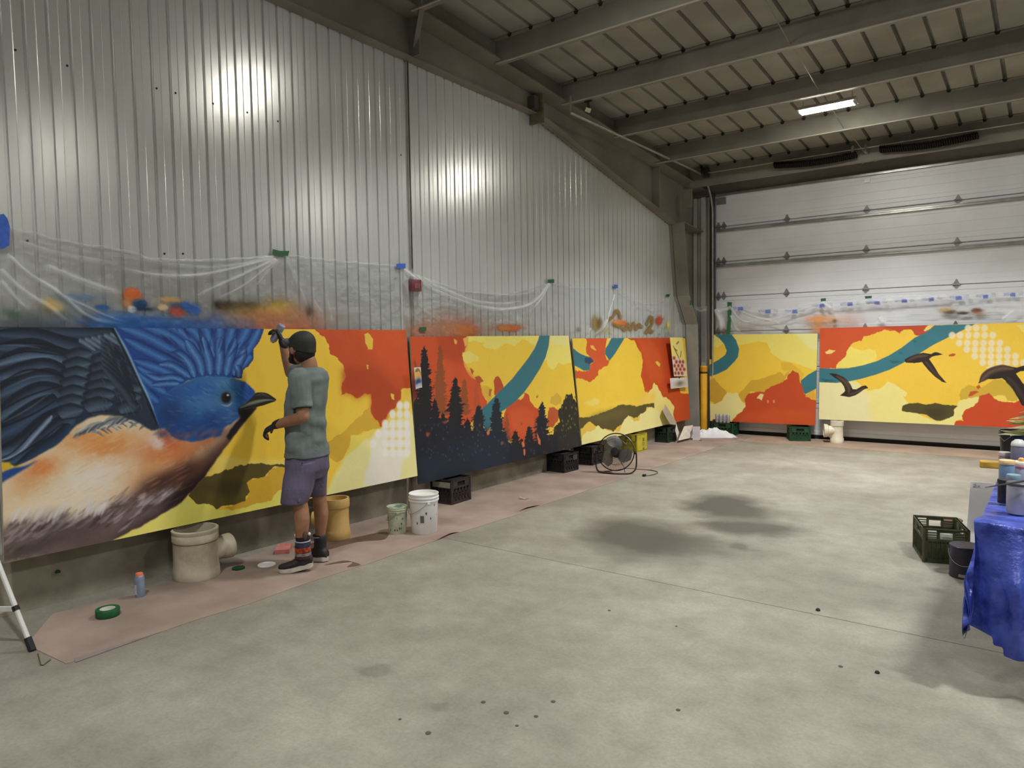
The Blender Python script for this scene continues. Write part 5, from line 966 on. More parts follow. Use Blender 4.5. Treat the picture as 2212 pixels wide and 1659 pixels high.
# ------------------------------------------------------------------ crates
def crate(label, p, rz, w, d, h, m, cutter='lattice', group=None, inner=None, plate=None, front=None):
    """milk crate: four walls with openings, ribs, floor grid. w along x, d along y"""
    t = thing('milk_crate', label, 'crate', p, rz, group); th = .010
    def side(L, T):
        mb = MB(); a = -L/2; b = L/2
        mb.box((a,0,0),(b,th,.028),T); mb.box((a,0,h-.016),(b,th,h),T)                    # bottom, top rails
        mb.box((a,-.004,h-.010),(b,th+.002,h),T); mb.box((a,-.003,.0),(b,th,.008),T)
        mb.box((a,0,0),(a+.028,th,h),T); mb.box((b-.028,0,0),(b,th,h),T)
        hy0, hy1 = h*.70, h*.88                                                           # hand hold
        mb.box((a,0,hy0-.02),(b,th,hy0),T); mb.box((a,0,hy0),(-L*.19,th,h),T) if cutter != 'open' else None; mb.box((L*.19,0,hy0),(b,th,h),T) if cutter != 'open' else None
        mb.box((-L*.19,0,hy1),(L*.19,th,h),T)
        if cutter == 'open':
            for z in (h*.72, h*.79, h*.86): mb.box((a,0,z),(-L*.17,th,z+.007),T); mb.box((L*.17,0,z),(b,th,z+.007),T)
            for x in (-L*.17, L*.17): mb.box((x-.008,0,hy0),(x+.008,th,h),T)
            mb.box((a,th*.6,.0),(b,th,h*.68),T)
            for x in np.linspace(a+.03, b-.03, 9): mb.box((x-.003,-.002,.01),(x+.003,th,h*.68),T)
        else:
            z0, z1 = .028, hy0-.02; nn = 5; zs = (z1-z0)
            for k in range(nn):
                x0 = a+.028+(L-.056)*k/nn; x1 = a+.028+(L-.056)*(k+1)/nn; c = (x0+x1)/2; zc = (z0+z1)/2
                for (u, v), (u2, v2) in (((x0,z0),(x1,z1)),((x0,z1),(x1,z0))):
                    dx, dz = u2-u, v2-v; l = math.hypot(dx, dz); nx, nz = -dz/l*.0045, dx/l*.0045
                    mb.add([(u-nx,0,v-nz),(u+nx,0,v+nz),(u2+nx,0,v2+nz),(u2-nx,0,v2-nz),(u-nx,th,v-nz),(u+nx,th,v+nz),(u2+nx,th,v2+nz),(u2-nx,th,v2-nz)], [(0,1,2,3),(7,6,5,4),(0,4,5,1),(1,5,6,2),(2,6,7,3),(3,7,4,0)], T)
                mb.box((x1-.004,0,z0),(x1+.004,th,z1),T)
            mb.box((a,0,zc-.004),(b,th,zc+.004),T); mb.box((a,th*.7,z0),(b,th*.9,z1*.62),T)
        return mb
    for k, (L, T) in enumerate(((w, TR(0,-d/2,0)), (w, TR(0,d/2,0,0,0,math.pi)), (d, TR(-w/2,0,0,0,0,-math.pi/2)), (d, TR(w/2,0,0,0,0,math.pi/2)))):
        side(L, T).obj('side_wall', m, t)
    mb = MB(); mb.box((-w/2+.01,-d/2+.01,.006),(w/2-.01,d/2-.01,.014))
    for k in range(7): x = -w/2+w*(k+.5)/7; mb.box((x-.004,-d/2+.01,.0),(x+.004,d/2-.01,.02))
    mb.obj('base_grid', m, t)
    for sx in (-1, 1):
        for sy in (-1, 1): MB().tube([(sx*(w/2-.006),sy*(d/2-.006),0),(sx*(w/2-.006),sy*(d/2-.006),h)], .011, 8).obj('corner_post', m, t)
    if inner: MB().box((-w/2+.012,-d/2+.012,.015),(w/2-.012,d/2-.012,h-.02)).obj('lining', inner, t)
    if plate:
        (px0, pz0, px1, pz1), pc, sidek = plate
        T = {0: TR(0,-d/2-.005,0), 3: TR(w/2+.005,0,0,0,0,math.pi/2)}[sidek]
        MB().box((px0,-.002,pz0),(px1,.002,pz1),T).obj('label_plate', mat('plate_%d_%d_%d' % pc, pc, .5, None, 30), t)
    return t
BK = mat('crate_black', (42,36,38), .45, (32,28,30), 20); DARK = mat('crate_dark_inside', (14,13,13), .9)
BK2 = mat('crate_black_green', (34,38,38), .45, (24,28,28), 20); BRK = mat('crate_brown_black', (56,44,46), .5, (42,33,35), 16)
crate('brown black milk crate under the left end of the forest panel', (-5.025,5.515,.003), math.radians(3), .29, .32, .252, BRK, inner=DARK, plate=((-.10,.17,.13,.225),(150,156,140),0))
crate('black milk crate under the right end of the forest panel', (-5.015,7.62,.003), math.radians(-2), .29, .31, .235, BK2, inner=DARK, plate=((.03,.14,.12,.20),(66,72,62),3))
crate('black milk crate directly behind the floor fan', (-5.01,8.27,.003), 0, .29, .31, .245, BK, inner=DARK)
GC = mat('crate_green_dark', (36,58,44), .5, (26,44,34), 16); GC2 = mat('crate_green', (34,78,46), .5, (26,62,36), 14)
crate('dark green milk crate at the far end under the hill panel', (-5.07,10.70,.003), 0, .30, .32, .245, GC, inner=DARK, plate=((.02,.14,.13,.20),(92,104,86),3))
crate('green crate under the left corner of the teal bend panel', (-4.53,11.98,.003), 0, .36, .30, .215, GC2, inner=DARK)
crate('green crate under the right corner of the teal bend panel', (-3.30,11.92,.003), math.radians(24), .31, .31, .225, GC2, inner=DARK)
# yellow crate with upright lettering on its near face
YC = mat('crate_yellow', (196,186,52), .5, (172,160,40), 12)
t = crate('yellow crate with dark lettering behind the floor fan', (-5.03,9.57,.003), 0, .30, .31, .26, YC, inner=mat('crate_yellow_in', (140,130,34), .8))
MB().box((.153,-.148,.02),(.157,.148,.245)).obj('printed_side', YC, t)
mb = MB()
for k, (z, wd_) in enumerate(((.075,.05),(.098,.055),(.122,.05),(.147,.056),(.165,.05),(.182,.055))): mb.box((.156,.03-wd_/2,z),(.1585,.03+wd_/2,z+(.009 if k < 3 else .014)))
mb.obj('lettering', mat('letter_dark', (120,104,34), .6), t)
MB().lathe([(.022,0),(.022,.002),(0,.002)], 18, TR(.157,.03,.035,0,math.pi/2)).obj('round_mark', mat('letter_dark', (70,66,26), .6), t)

# ------------------------------------------------------------------ floor fan
t = thing('floor_fan', 'round black floor fan on a tubular stand', 'fan', (-4.36,7.84,.0)); t.rotation_euler = (0,0,0)
FB = mat('fan_black', (34,30,30), .4, (26,22,22), 20); R_ = .232; hub = Vector((0,0,.262))
aim = (Vector((0,0,CAMH))-Vector((-4.36,7.84,.26))); aim.z = 0; aim.normalize()
az = math.atan2(aim.y, aim.x)+math.radians(-14)
FT = TR(0,0,.262,0,0,az) @ Matrix.Rotation(math.radians(-14), 4, 'Y') @ Matrix.Rotation(math.pi/2, 4, 'Y')   # local z = fan axis
def loop(r, z, rad, n=48):
    mb = MB(); mb.lathe([(r-rad,z),(r,z+rad),(r+rad,z),(r,z-rad)], n, FT, close=True); return mb
loop(R_, 0, .007).obj('rim', FB, t, True); 
mb = MB()
for k in range(72):
    a = 2*math.pi*k/72; ca, sa = math.cos(a), math.sin(a)
    for s_ in (1, -1): mb.tube([FT @ Vector((ca*.05,sa*.05,.055*s_)), FT @ Vector((ca*.16,sa*.16,.045*s_)), FT @ Vector((ca*(R_),sa*(R_),0))], .0011, 3, False)
mb.obj('guard_wires', FB, t)['kind'] = 'stuff'
loop(.16,.045,.0018).obj('guard_ring', FB, t, True); loop(.05,.055,.003).obj('guard_ring', FB, t, True); loop(.16,-.045,.0018).obj('guard_ring', FB, t, True)
for s_ in (.06,): MB().lathe([(.052,s_),(.05,s_+.006),(0,s_+.008)], 24, FT).obj('badge', FB, t, True)
MB().lathe([(.05,-.11),(.068,-.10),(.070,-.02),(.05,-.01),(.05,.03),(0,.035)], 24, FT).obj('motor', FB, t, True)
BLD = mat('blade_grey', (122,120,114), .35, (104,102,96), 8)
for k in range(3):
    a0 = 2*math.pi*k/3+.9; vs = []; n = 8
    for i in range(n):
        r = .035+(R_-.06)*i/(n-1); wdt = .45+.75*math.sin(math.pi*min(1, i/(n-1)*.9+.12)); sw = .5*(i/(n-1))
        for j in range(5):
            u = j/4-.5; a = a0+sw+u*wdt*1.25; vs.append(FT @ Vector((r*math.cos(a), r*math.sin(a), u*.045)))
    MB().add(vs, [(i*5+j, i*5+j+1, (i+1)*5+j+1, (i+1)*5+j) for i in range(n-1) for j in range(4)]).obj('blade', BLD, t, True)
side = Vector((-math.sin(az), math.cos(az), 0)); fw = Vector((math.cos(az), math.sin(az), 0))
A = side*.255
pts = [hub+A*.93, hub+A, A*1.0+Vector((0,0,.09)), A*.86+Vector((0,0,.025))+fw*.05, A*.55+Vector((0,0,.012))+fw*.10, fw*.13+Vector((0,0,.012)), -A*.55+Vector((0,0,.012))+fw*.10, -A*.86+Vector((0,0,.025))+fw*.05, -A+Vector((0,0,.09)), hub-A, hub-A*.93]
MB().tube([tuple(p) for p in catmull([tuple(p) for p in pts], 4, False)], .0095, 10).obj('stand', FB, t, True)
for s_ in (1, -1): MB().lathe([(.018,-.012),(.022,0),(.018,.012)], 14, TR(*(hub+A*s_*.97))@Matrix.Rotation(az,4,'Z')@Matrix.Rotation(math.pi/2,4,'X')).obj('tilt_knob', FB, t, True)
MB().tube([tuple(hub-fw*.06+Vector((0,0,-.06))), tuple(side*.10+Vector((0,0,.08))), tuple(side*.115+Vector((0,0,.012)))], .004, 6).obj('cable_drop', FB, t)
cp = [on(2,.006,*p)-Vector((-4.36,7.84,0)) for p in ((1306,1018),(1330,1016),(1355,1012),(1382,1014),(1400,1015),(1417,1018),(1420,1022),(1408,1026),(1392,1028))]
MB().tube([tuple(p) for p in catmull([tuple(p) for p in cp], 5, False)], .0045, 6).obj('power_cord', FB, t, True)
pl = cp[-1]; MB().box((pl.x-.018,pl.y-.02,0),(pl.x+.014,pl.y+.02,.026)).obj('plug', FB, t)

# ------------------------------------------------------------------ corner: yellow post, boards, papers, cloth
t = thing('yellow_post', 'yellow steel guard post in the corner by the door', 'post', (-4.935,12.02,0))
MB().lathe([(.062,0),(.062,1.17),(.058,1.18),(0,1.185)], 28).obj('pipe', mat('post_yellow', (238,180,44), .5, (222,162,34), 6, .001, 30), t, True)
MB().lathe([(.0635,1.045),(.0635,1.075)], 28).obj('dark_band', mat('band_green_dark', (48,52,30), .6), t)
MB().lathe([(.064,1.075),(.066,1.08),(.066,1.155),(.064,1.16)], 28).obj('tape_wrap', mat('post_orange', (216,150,34), .5), t)
o = MB().box((-.022,-.003,0),(.022,.003,1.42)).box((-.022,-.003,0),(-.016,-.03,1.42)).obj('aluminium_rail', mat('rail_alu', (168,170,168), .3, (140,142,140), 9, metal=.7), loc=(-5.04,12.05,.003)); tag(o, 'thin metal rail standing in the corner left of the yellow post', 'rail')
o = MB().box((-.03,-.02,0),(.03,.02,.45)).obj('dark_offcut', mat('offcut_dark', (48,50,40), .7), loc=(-5.03,11.98,.003)); tag(o, 'short dark upright offcut at the foot of the thin metal rail', 'offcut')
# sketches clipped to the right end of the hill panel
def poster(name, quad_px, ax, pl, label, cells, base, tilt=0):
    P = [on(ax, pl+d, *p) for p, d in zip(quad_px, (0,0,tilt,tilt))]; cv = Canvas(quad_px, 90, 140, base); cells(cv); c0 = P[0]
    v = np.linspace(0,1,cv.H)[:,None,None]; u = np.linspace(0,1,cv.W)[None,:,None]; a = [np.array(p-c0) for p in P]
    Pg = (a[0]*(1-u)+a[1]*u)*(1-v)+(a[3]*(1-u)+a[2]*u)*v
    bow = np.array([1.,0,0])*.012*np.sin(v*math.pi*1.5)*np.sin(u*math.pi) if ax == 0 else 0
    o = grid_mesh(name, Pg+bow, cv.c, None, PAINT); o.location = c0; return tag(o, label, 'paper')
def art_a(cv):
    cv.crop(1210,700,4.608); cv.poly([(1080,130),(1240,130),(1240,360),(1090,300)], (250,232,134), 1, 8)
    for P in ([(1120,210),(1150,280),(1185,350)], [(1130,240),(1160,265)], [(1180,170),(1150,200)], [(1200,260),(1190,330)]): cv.stroke(P, 5, (96,86,50), (96,86,50), .7, (.2,.2))
    for y, xs in ((335,(1132,)), (372,(1155,1190,1222)), (412,(1140,1178,1215)), (448,(1162,1200,1236)), (488,(1150,1184,1218))):
        for x in xs: cv.blob(x, y, 12, 17, (176,58,52), .95, hard=6)
poster('sketch_sheet', [(1447,729),(1474,729),(1484,812),(1456,813)], 0, -5.09, 'paper sketch with red dots hanging on the hill panel corner', art_a, (236,226,206), .06)
def art_b(cv):
    cv.crop(1210,700,4.608); cv.blob(1190,590,34,26,(110,104,100),.7)
poster('paper_sheet', [(1447,817),(1485,815),(1486,836),(1449,840)], 0, -5.02, 'blank white paper clipped below the red dotted sketch', art_b, (226,222,216), .01)
def art_c(cv):
    cv.crop(870,700,4.1475); cv.blob(135,450,34,40,(240,180,80),.95,hard=4); cv.blob(140,520,30,30,(60,70,130),.95,hard=4); cv.stroke([(110,430),(140,410),(165,470)],10,(120,90,60),(120,90,60),.8); cv.blob(150,545,16,14,(220,220,224),.9,hard=4)
poster('reference_photo', [(894,794),(909,793),(912,837),(898,841)], 0, -5.06, 'small colour print pinned on the left edge of the forest panel', art_c, (226,222,224), .02)
o = MB().box((-.012,-.012,-.007),(.012,.012,.007)).obj('binder_clip', mat('clip_black', (34,34,34), .4), loc=on(0,-5.02,1467,816)); tag(o, 'small black clip between the two sheets on the hill panel', 'clip')
o = MB().box((-.004,-.018,-.012),(.004,.018,.012)).obj('hook_plate', mat('hook_grey', (120,120,116), .4, metal=.5), loc=on(0,-5.14,1476,729)+Vector((.02,0,0))); tag(o, 'tiny metal bracket at the top right corner of the hill panel', 'bracket')
def card(name, px, ax, pls, c, label, th=.004):
    P = [on(ax, pl, *p) for p, pl in zip(px, pls)]; c0 = P[-1]; n = (P[1]-P[0]).cross(P[-1]-P[0]).normalized()*th; k = len(P)
    mb = MB(); mb.add([p-c0 for p in P]+[p-c0+n for p in P], [tuple(range(k))[::-1], tuple(range(k,2*k))]+[(i,(i+1)%k,k+(i+1)%k,k+i) for i in range(k)])
    return tag(mb.obj(name, mat('card_%d_%d_%d_%d' % (*c, len(px)), c, .6, None, 20), loc=c0), label, 'paper')
card('cardboard_wedge', [(1437,873),(1447,890),(1461,912),(1461,918),(1447,916),(1432,888)], 0, (-4.97,-4.95,-4.9,-4.88,-4.88,-4.95), (176,164,148), 'grey brown cardboard leaning on the far end of the hill panel')
card('paper_sheet', [(1461,915),(1467,935),(1463,946),(1459,930)], 0, (-4.88,-4.85,-4.82,-4.85), (222,220,212), 'narrow white paper sliver beside the far dark green crate', .003)
card('paper_sheet', [(1478,921),(1497,918),(1490,946),(1465,952)], 0, (-4.86,-4.84,-4.76,-4.76), (224,214,200), 'cream paper leaning in front of the corner, left of the white box', .003)
o = MB().box((-.06,-.05,0),(.06,.05,.205)).box((-.061,-.051,.19),(.061,.051,.21)).obj('white_box', mat('box_white', (204,200,204), .6, (190,186,190), 12), loc=(-4.69,11.12,.003)); o.rotation_euler = (0,0,.4); tag(o, 'small white carton standing in the corner by the yellow post', 'box')
# white cloth heap
rs = np.random.RandomState(8); H_, W_ = 26, 60; nz = vnoise(H_, W_, 9, 3, 3); Pg = np.zeros((H_, W_, 3))
for i in range(H_):
    for j in range(W_):
        u = j/(W_-1); v = i/(H_-1); prof = math.sin(math.pi*min(1,u*1.0))**.7*math.sin(math.pi*v)**.8; hgt = (.13*(1-u)**.35+.02)*min(1,prof*1.6)**.7*(1+nz[i,j]*1.6)
        Pg[i,j] = (u*.58-.03*math.sin(v*5), (v-.5)*(.22-.10*u)+nz[i,j]*.02+u*.30, max(.002, hgt))
o = grid_mesh('white_cloth', Pg, np.ones((H_, W_, 3))*np.array((238,240,242)), None, PAINT); o.location = (-4.83,11.36,.003); tag(o, 'white cloth heap on the floor in front of the yellow post', 'cloth')
# spray cans on the left rear crate
SC = mat('can_silver', (190,190,200), .35, (150,150,164), 30, metal=.3)
for k, x in enumerate((-4.635,-4.57,-4.505,-4.44)):
    spray_can('spray_can', ('leftmost','second from left','third from left','rightmost')[k]+' of the four silver cans on the green crate by the yellow post', (x,11.87,.220), .029, .145, SC, mat('cap_grey', (196,196,200), .5), 'cans on the green crate by the post', capr=.9)
o = MB().lathe([(.05,0),(.055,.03),(.05,.04),(0,.04)], 20).obj('red_lid', mat('lid_red', (130,40,48), .5), loc=(-4.68,11.93,.219)); tag(o, 'dark red lid on the green crate left of the cans', 'lid')
# white strip added to stand in for the bright gap between the door panels
o = MB().box((-.016,-.004,0),(.016,.004,1.40)).obj('bright_gap_strip', mat('gap_strip_white', (232,238,246), .25, (206,218,236), 3, spec=.8), loc=(-3.030,12.19,.30)); tag(o, 'narrow white strip added for the bright gap between the teal bend and duck panels', 'strip')
MB().v
# ------------------------------------------------------------------ right: open crate, pail, board, can
GG = mat('crate_olive', (70,76,46), .5, (50,54,34), 14)
t = crate('olive green open crate standing on the floor beside the blue table', (-.675,6.14,.003), math.radians(17), .29, .41, .25, GG, cutter='open')
MB().box((-.135,-.195,.015),(.135,.195,.022)).obj('floor_liner', mat('liner_green', (128,158,46), .7, (108,138,40), 14), t)
for k, (x, y, r, h, c) in enumerate(((-.06,.05,.045,.15,(186,190,184)), (.05,.08,.05,.13,(206,206,196)), (.03,-.07,.04,.12,(120,124,116)))):
    M_ = TR(-.675,6.14,.03) @ Matrix.Rotation(math.radians(17),4,'Z'); p = M_ @ Vector((x,y,0))
    o = MB().lathe([(r*.95,0),(r,.005),(r,h),(r*.9,h+.004),(r*.86,h-.02),(0,h-.02)], 22).obj('paint_jar', mat('jar_%d' % k, c, .35), loc=p, smooth=True)
    tag(o, ['grey paint jar inside the olive crate, back left', 'pale paint jar inside the olive crate, back right', 'dark grey jar inside the olive crate, near side'][k], 'jar')
def tin(name, label, p, r, h, m, lidm, cat='paint can', bail=True):
    t = thing(name, label, cat, p); MB().lathe([(r*.97,0),(r*1.01,.003),(r*.985,.009),(r*.985,h*.94),(r*1.02,h*.95),(r*1.03,h*.985),(r*1.0,h)], 36).obj('tin_body', m, t, True)
    MB().lathe([(r*.98,h*.99),(r*.88,h*.985),(r*.86,h*.965),(0,h*.965)], 36).obj('lid', lidm, t, True)
    if bail: MB().tube([(r*1.03*math.cos(a), -abs(r*1.05*math.sin(a)), h*.82-h*.4*math.sin(a)) for a in np.linspace(0,math.pi,14)], .002, 6).obj('handle', mat('wire_grey', (150,150,150), .4, metal=.6), t)
    return t
NVT = mat('tin_navy', (36,36,56), .4, (24,24,40), 9, lo=.4, hi=.6)
t = tin('paint_pail', 'dark navy paint pail in front of the olive crate', (-.475,5.71,.003), .098, .215, NVT, mat('lid_dark', (70,74,74), .3, (30,32,34), 9, lo=.45, hi=.55))
MB().add([(.0995*math.cos(a),.0995*math.sin(a),z) for a in np.linspace(-1.9,-.7,8) for z in (.012,.032)], [(2*i,2*i+1,2*i+3,2*i+2) for i in range(7)]).obj('paper_label', mat('label_grey', (150,150,140), .6), t)
tin('paint_can', 'brown red paint can on the floor behind the olive crate', (-.655,6.66,.003), .075, .17, mat('tin_brown', (96,52,36), .4, (70,38,28), 10), mat('tin_lid_pale', (200,196,186), .35, (90,60,46), 12, lo=.4, hi=.5))
wbd = [(-.515,6.02,.0),(-.33,6.05,.0),(-.30,6.16,.46),(-.49,6.13,.46)]
P = [on(2,.0,2084,1180)]
c0 = Vector((-.545,6.50,.003)); vs = [Vector(v) for v in ((0,0,0),(.29,.02,0),(.302,.11,.50),(.018,.09,.50))]; n_ = Vector((0,.006,0))
t = thing('foam_board', 'white board leaning between the olive crate and the table', 'board', c0)
MB().add(vs+[v+n_ for v in vs], [(0,1,2,3),(7,6,5,4),(0,4,5,1),(1,5,6,2),(2,6,7,3),(3,7,4,0)]).obj('sheet', mat('board_white', (226,226,230), .6, (216,216,222), 5), t)
mb = MB(); W_ = lambda x, z: (x, .082, z+.075)
for a_, b_ in (((.035,.405),(.05,.412)),((.05,.412),(.055,.400)),((.055,.400),(.037,.386)),((.037,.386),(.057,.388)),((.066,.402),(.080,.388)),((.080,.402),(.066,.388))): mb.bar(W_(*a_), W_(*b_), .0015, .003)
mb.obj('pencil_mark', mat('pencil', (130,130,134), .8), t)
# ------------------------------------------------------------------ table under a blue tarpaulin, with cans and jars
TX0, TX1, TY0, TY1, TZ = -.275, .62, 4.02, 6.05, .75
t = thing('work_table', 'folding table hidden under the blue tarpaulin', 'table', ((TX0+TX1)/2, (TY0+TY1)/2, 0))
cx_, cy_ = (TX0+TX1)/2, (TY0+TY1)/2
MB().box((TX0-cx_+.03, TY0-cy_+.03, .70), (TX1-cx_-.03, TY1-cy_-.03, .738)).obj('table_top', mat('table_grey', (170,168,160), .6), t)
for sx in (TX0-cx_+.28, TX1-cx_-.28):
    for sy in (TY0-cy_+.32, TY1-cy_-.32): MB().tube([(sx,sy,0),(sx,sy,.70)], .014, 8).obj('leg', mat('leg_grey', (120,120,118), .4, metal=.5), t)
TARP = mat('tarp_blue', (74,92,184), .34, (36,50,134), 9, .009, 24, detail=7, spec=.5)
# cloth as a parametric drape: distance s across the edge, position q along the edge
def tarp():
    res = .02; X0, X1, Y0, Y1 = TX0-.80, TX1+.2, TY0-.72, TY1+.10
    nx, ny = int((X1-X0)/res), int((Y1-Y0)/res); nz = vnoise(ny, nx, 14, 31, 4); n2 = vnoise(ny, nx, 40, 33, 2); P = np.zeros((ny, nx, 3)); keep = np.ones((ny, nx), bool)
    for i in range(ny):
        for j in range(nx):
            x = X0+j*res; y = Y0+i*res; ex = max(TX0-x, 0); ey = max(TY0-y, 0); z = TZ+.004+nz[i,j]*.022; px, py = max(x, TX0), max(y, TY0)
            d = math.hypot(ex, ey) if (ex > 0 and ey > 0) else max(ex, ey)
            if ex > 0 and ey > 0: d = max(ex, ey)*.97+min(ex, ey)*.18
            drop = max(d-.02, 0); z -= drop; sw = min(drop/.25, 1)
            if ey > 0: py = TY0-.012-sw*(.045+.040*math.sin(x*23+math.sin(y*3)*1.5)+.018*math.sin(x*51+y*2)+.07*max(0, n2[i,j]*2))-.05*sw*(drop/.65)
            if ex > 0: px = TX0-.010-sw*(.014+.012*math.sin(y*17)+.02*max(0, n2[i,j]*2))-(0.02*sw*(drop/.65))
            k_ = math.exp(-((x-TX0)**2+(y-TY0)**2)/.010); px -= .02*k_; py -= .012*k_; z += k_*(.012+.05*nz[i,j])
            if ex > 0 and ey > 0: f = min(ex, ey); px -= f*.12*sw*math.exp(-drop*4); py -= f*.20*sw
            P[i,j] = (px+nz[i,j]*.012, py+n2[i,j]*.01, max(z, .07+.05*(n2[i,j]+.3)))
            lim = .64-.10*max(0, (TX0+.12-x))*0
            front_hem = .610 if x > TX0+.09 else (.575 if x > TX0+.04 else .535)
            if ey > front_hem+.02*n2[i,j]: keep[i,j] = False
            if ex > .33+.05*n2[i,j]+(.22 if ey > 0 else 0): keep[i,j] = False
            if ex > 0 and ey > 0 and min(ex, ey) > .30: keep[i,j] = False
    idx = -np.ones((ny, nx), int); vs = []; fs = []
    for i in range(ny):
        for j in range(nx):
            if keep[i,j]: idx[i,j] = len(vs); vs.append(tuple(P[i,j]))
    for i in range(ny-1):
        for j in range(nx-1):
            q = (idx[i,j], idx[i,j+1], idx[i+1,j+1], idx[i+1,j])
            if min(q) >= 0: fs.append(q)
    mb = MB(); mb.add(vs, fs); o = mb.obj('blue_tarpaulin', TARP, smooth=True); md = o.modifiers.new('sub', 'SUBSURF'); md.levels = 1; md.render_levels = 1
    return tag(o, 'shiny blue tarpaulin draped over the table at the right edge', 'tarpaulin')
tarp()
ZT = TZ+.012
def jar(label, px, r, h, body, cap, capc_h=.2, neck=0, y=None):
    p = on(2, ZT, *px); t = thing('paint_jar', label, 'jar', p)
    hb = h*(1-capc_h)
    MB().lathe([(r*.94,0),(r,.006),(r,hb-.012),(r*.88,hb)], 28).obj('jar_body', body, t, True)
    if neck: MB().lathe([(r*1.0,hb-.004),(r*1.02,hb+.004),(r*.9,hb+.022),(r*.56,hb+.034),(r*.54,h-.004),(0,h)], 28).obj('cap', cap, t, True)
    else: MB().lathe([(r*1.02,hb-.003),(r*1.05,hb+.002),(r*1.05,h-.004),(r*.98,h),(0,h)], 28).obj('cap', cap, t, True)
    return t
jar('white and grey spray can with dark rim at the near end of the blue table', (2199,1108), .050, .155, mat('can_pale', (176,176,186), .35, (150,150,160), 9), mat('can_rim_dark', (90,92,96), .4), .07)
p = bpy.data.objects['paint_jar']
MB().box((-.054,-.02,.07),(-.049,.012,.10)).obj('print_mark', mat('print_dark', (70,66,80), .6), p)
jar('black jar behind the pale grey can on the blue table', (2169,1086), .031, .125, mat('jar_black', (40,40,50), .3, (28,28,34), 12), mat('jar_black_cap', (34,34,38), .4), .14)
jar('teal grey jar in the middle of the table cluster', (2189,1063), .034, .10, mat('jar_teal', (104,140,152), .3, (84,120,134), 12), mat('jar_teal_cap', (128,156,164), .4), .3)
jar('pale blue jar with beige lid at the left of the table cluster', (2174,1044), .040, .14, mat('jar_paleblue', (126,152,178), .25, (106,132,158), 12), mat('jar_beige_cap', (226,196,142), .45), .16)
t = jar('jar with white lid and pink rim at the right picture edge', (2205,1041), .042, .125, mat('jar_greywhite', (180,178,184), .3), mat('jar_white_cap', (236,226,206), .4), .18)
MB().lathe([(.043,.088),(.0445,.091),(.0445,.100),(.043,.102)], 28).obj('pink_ring', mat('ring_pink', (214,120,132), .4), t)
MB().lathe([(.014,.125),(.016,.139),(.010,.146),(0,.147)], 16).obj('orange_knob', mat('knob_orange', (222,172,90), .5), t)
jar('tall grey bottle with white neck cap at the back of the table', (2199,1008), .043, .185, mat('bottle_grey', (128,126,142), .35, (112,110,126), 10), mat('bottle_cap', (228,230,224), .4), .22, neck=1)
jar('small clear grey jar with pale cap beside the yellow block', (2170,1003), .035, .085, mat('jar_clear', (166,164,170), .25, (140,138,144), 12), mat('jar_clear_cap', (196,186,180), .4), .3)
p = on(2, ZT, 2143, 1011); o = MB().box((-.070,-.03,0),(.060,.03,.046)).obj('yellow_block', mat('block_yellow', (222,180,70), .6, (196,152,52), 10), loc=p); o.rotation_euler = (0,0,.1); md = o.modifiers.new('bev', 'BEVEL'); md.width = .008; md.segments = 2
tag(o, 'yellow foam block at the far left corner of the blue table', 'block')
a_, b_ = on(2, ZT+.165, 2128, 1053), on(2, ZT+.195, 2230, 1036); c0 = (a_+b_)/2
o = MB().tube([a_-c0, (a_-c0)*.3, b_-c0], [.0015,.004,.005], 8).obj('thin_rod', mat('rod_dark', (52,52,50), .4), loc=c0); tag(o, 'thin dark rod lying across the jars on the table', 'rod')
# black bucket with pail handle and a bundle of pale green palm strips behind the table
p = on(1, 6.35, 2196, 1000); p.z = 0
p = Vector((.13,6.45,0)); 
t = thing('black_bucket', 'black bucket with wire handle at the far end of the blue table', 'bucket', on(2, ZT, 2190, 986)); r, h = .092, .19
MB().lathe([(r*.85,0),(r*.87,.004),(r*.97,h*.85),(r*1.05,h*.86),(r*1.05,h*.9),(r,h*.91),(r*1.03,h),(r*.96,h),(r*.8,.02),(0,.02)], 36).obj('pail', mat('pail_black', (34,36,48), .35, (24,24,34), 8, lo=.4, hi=.6), t, True)
MB().tube([(-r*1.05,0,h*.8),(-r*.6,-r*.95,h*.62),(0,-r*1.15,h*.9),(r*.5,-r*1.0,h*.98)], .0022, 6).obj('handle', mat('wire_grey', (150,150,150), .4, metal=.6), t)
MB().tube([(-.02,-r*1.12,h*.86),(.035,-r*1.13,h*.95)], .006, 8).obj('grip', mat('grip_white', (220,220,220), .4), t)
t = thing('palm_bundle', 'bundle of pale green and yellow strips lying over the black bucket', 'leaves', on(2, ZT+.25, 2216, 938))
rs = np.random.RandomState(5)
for k in range(16):
    c = [mat('strip_a', (232,230,178), .6, (206,208,140), 20), mat('strip_b', (120,140,60), .6, (90,104,40), 20), mat('strip_c', (222,206,130), .6, (180,160,80), 20)][k % 3]
    z = -.02+.012*k*.85; L = -.16+.05*rs.rand()+.006*k; w = .008+.005*rs.rand(); y = rs.randn()*.035; vs = []
    for i in range(8):
        u = i/7; x = L+(.30)*u; ww = w*min(1, u*3+.1); zz = z+.016*math.sin(u*2.6+k)+.006*u*k*.3; vs += [(x,y-.004,zz-ww),(x,y-.004,zz+ww),(x,y+.004,zz)]
    MB().add(vs, [f for i in range(7) for f in ((3*i,3*i+1,3*i+4,3*i+3),(3*i+1,3*i+2,3*i+5,3*i+4),(3*i+2,3*i,3*i+3,3*i+5))]).obj('leaf_strip', c, t, True)
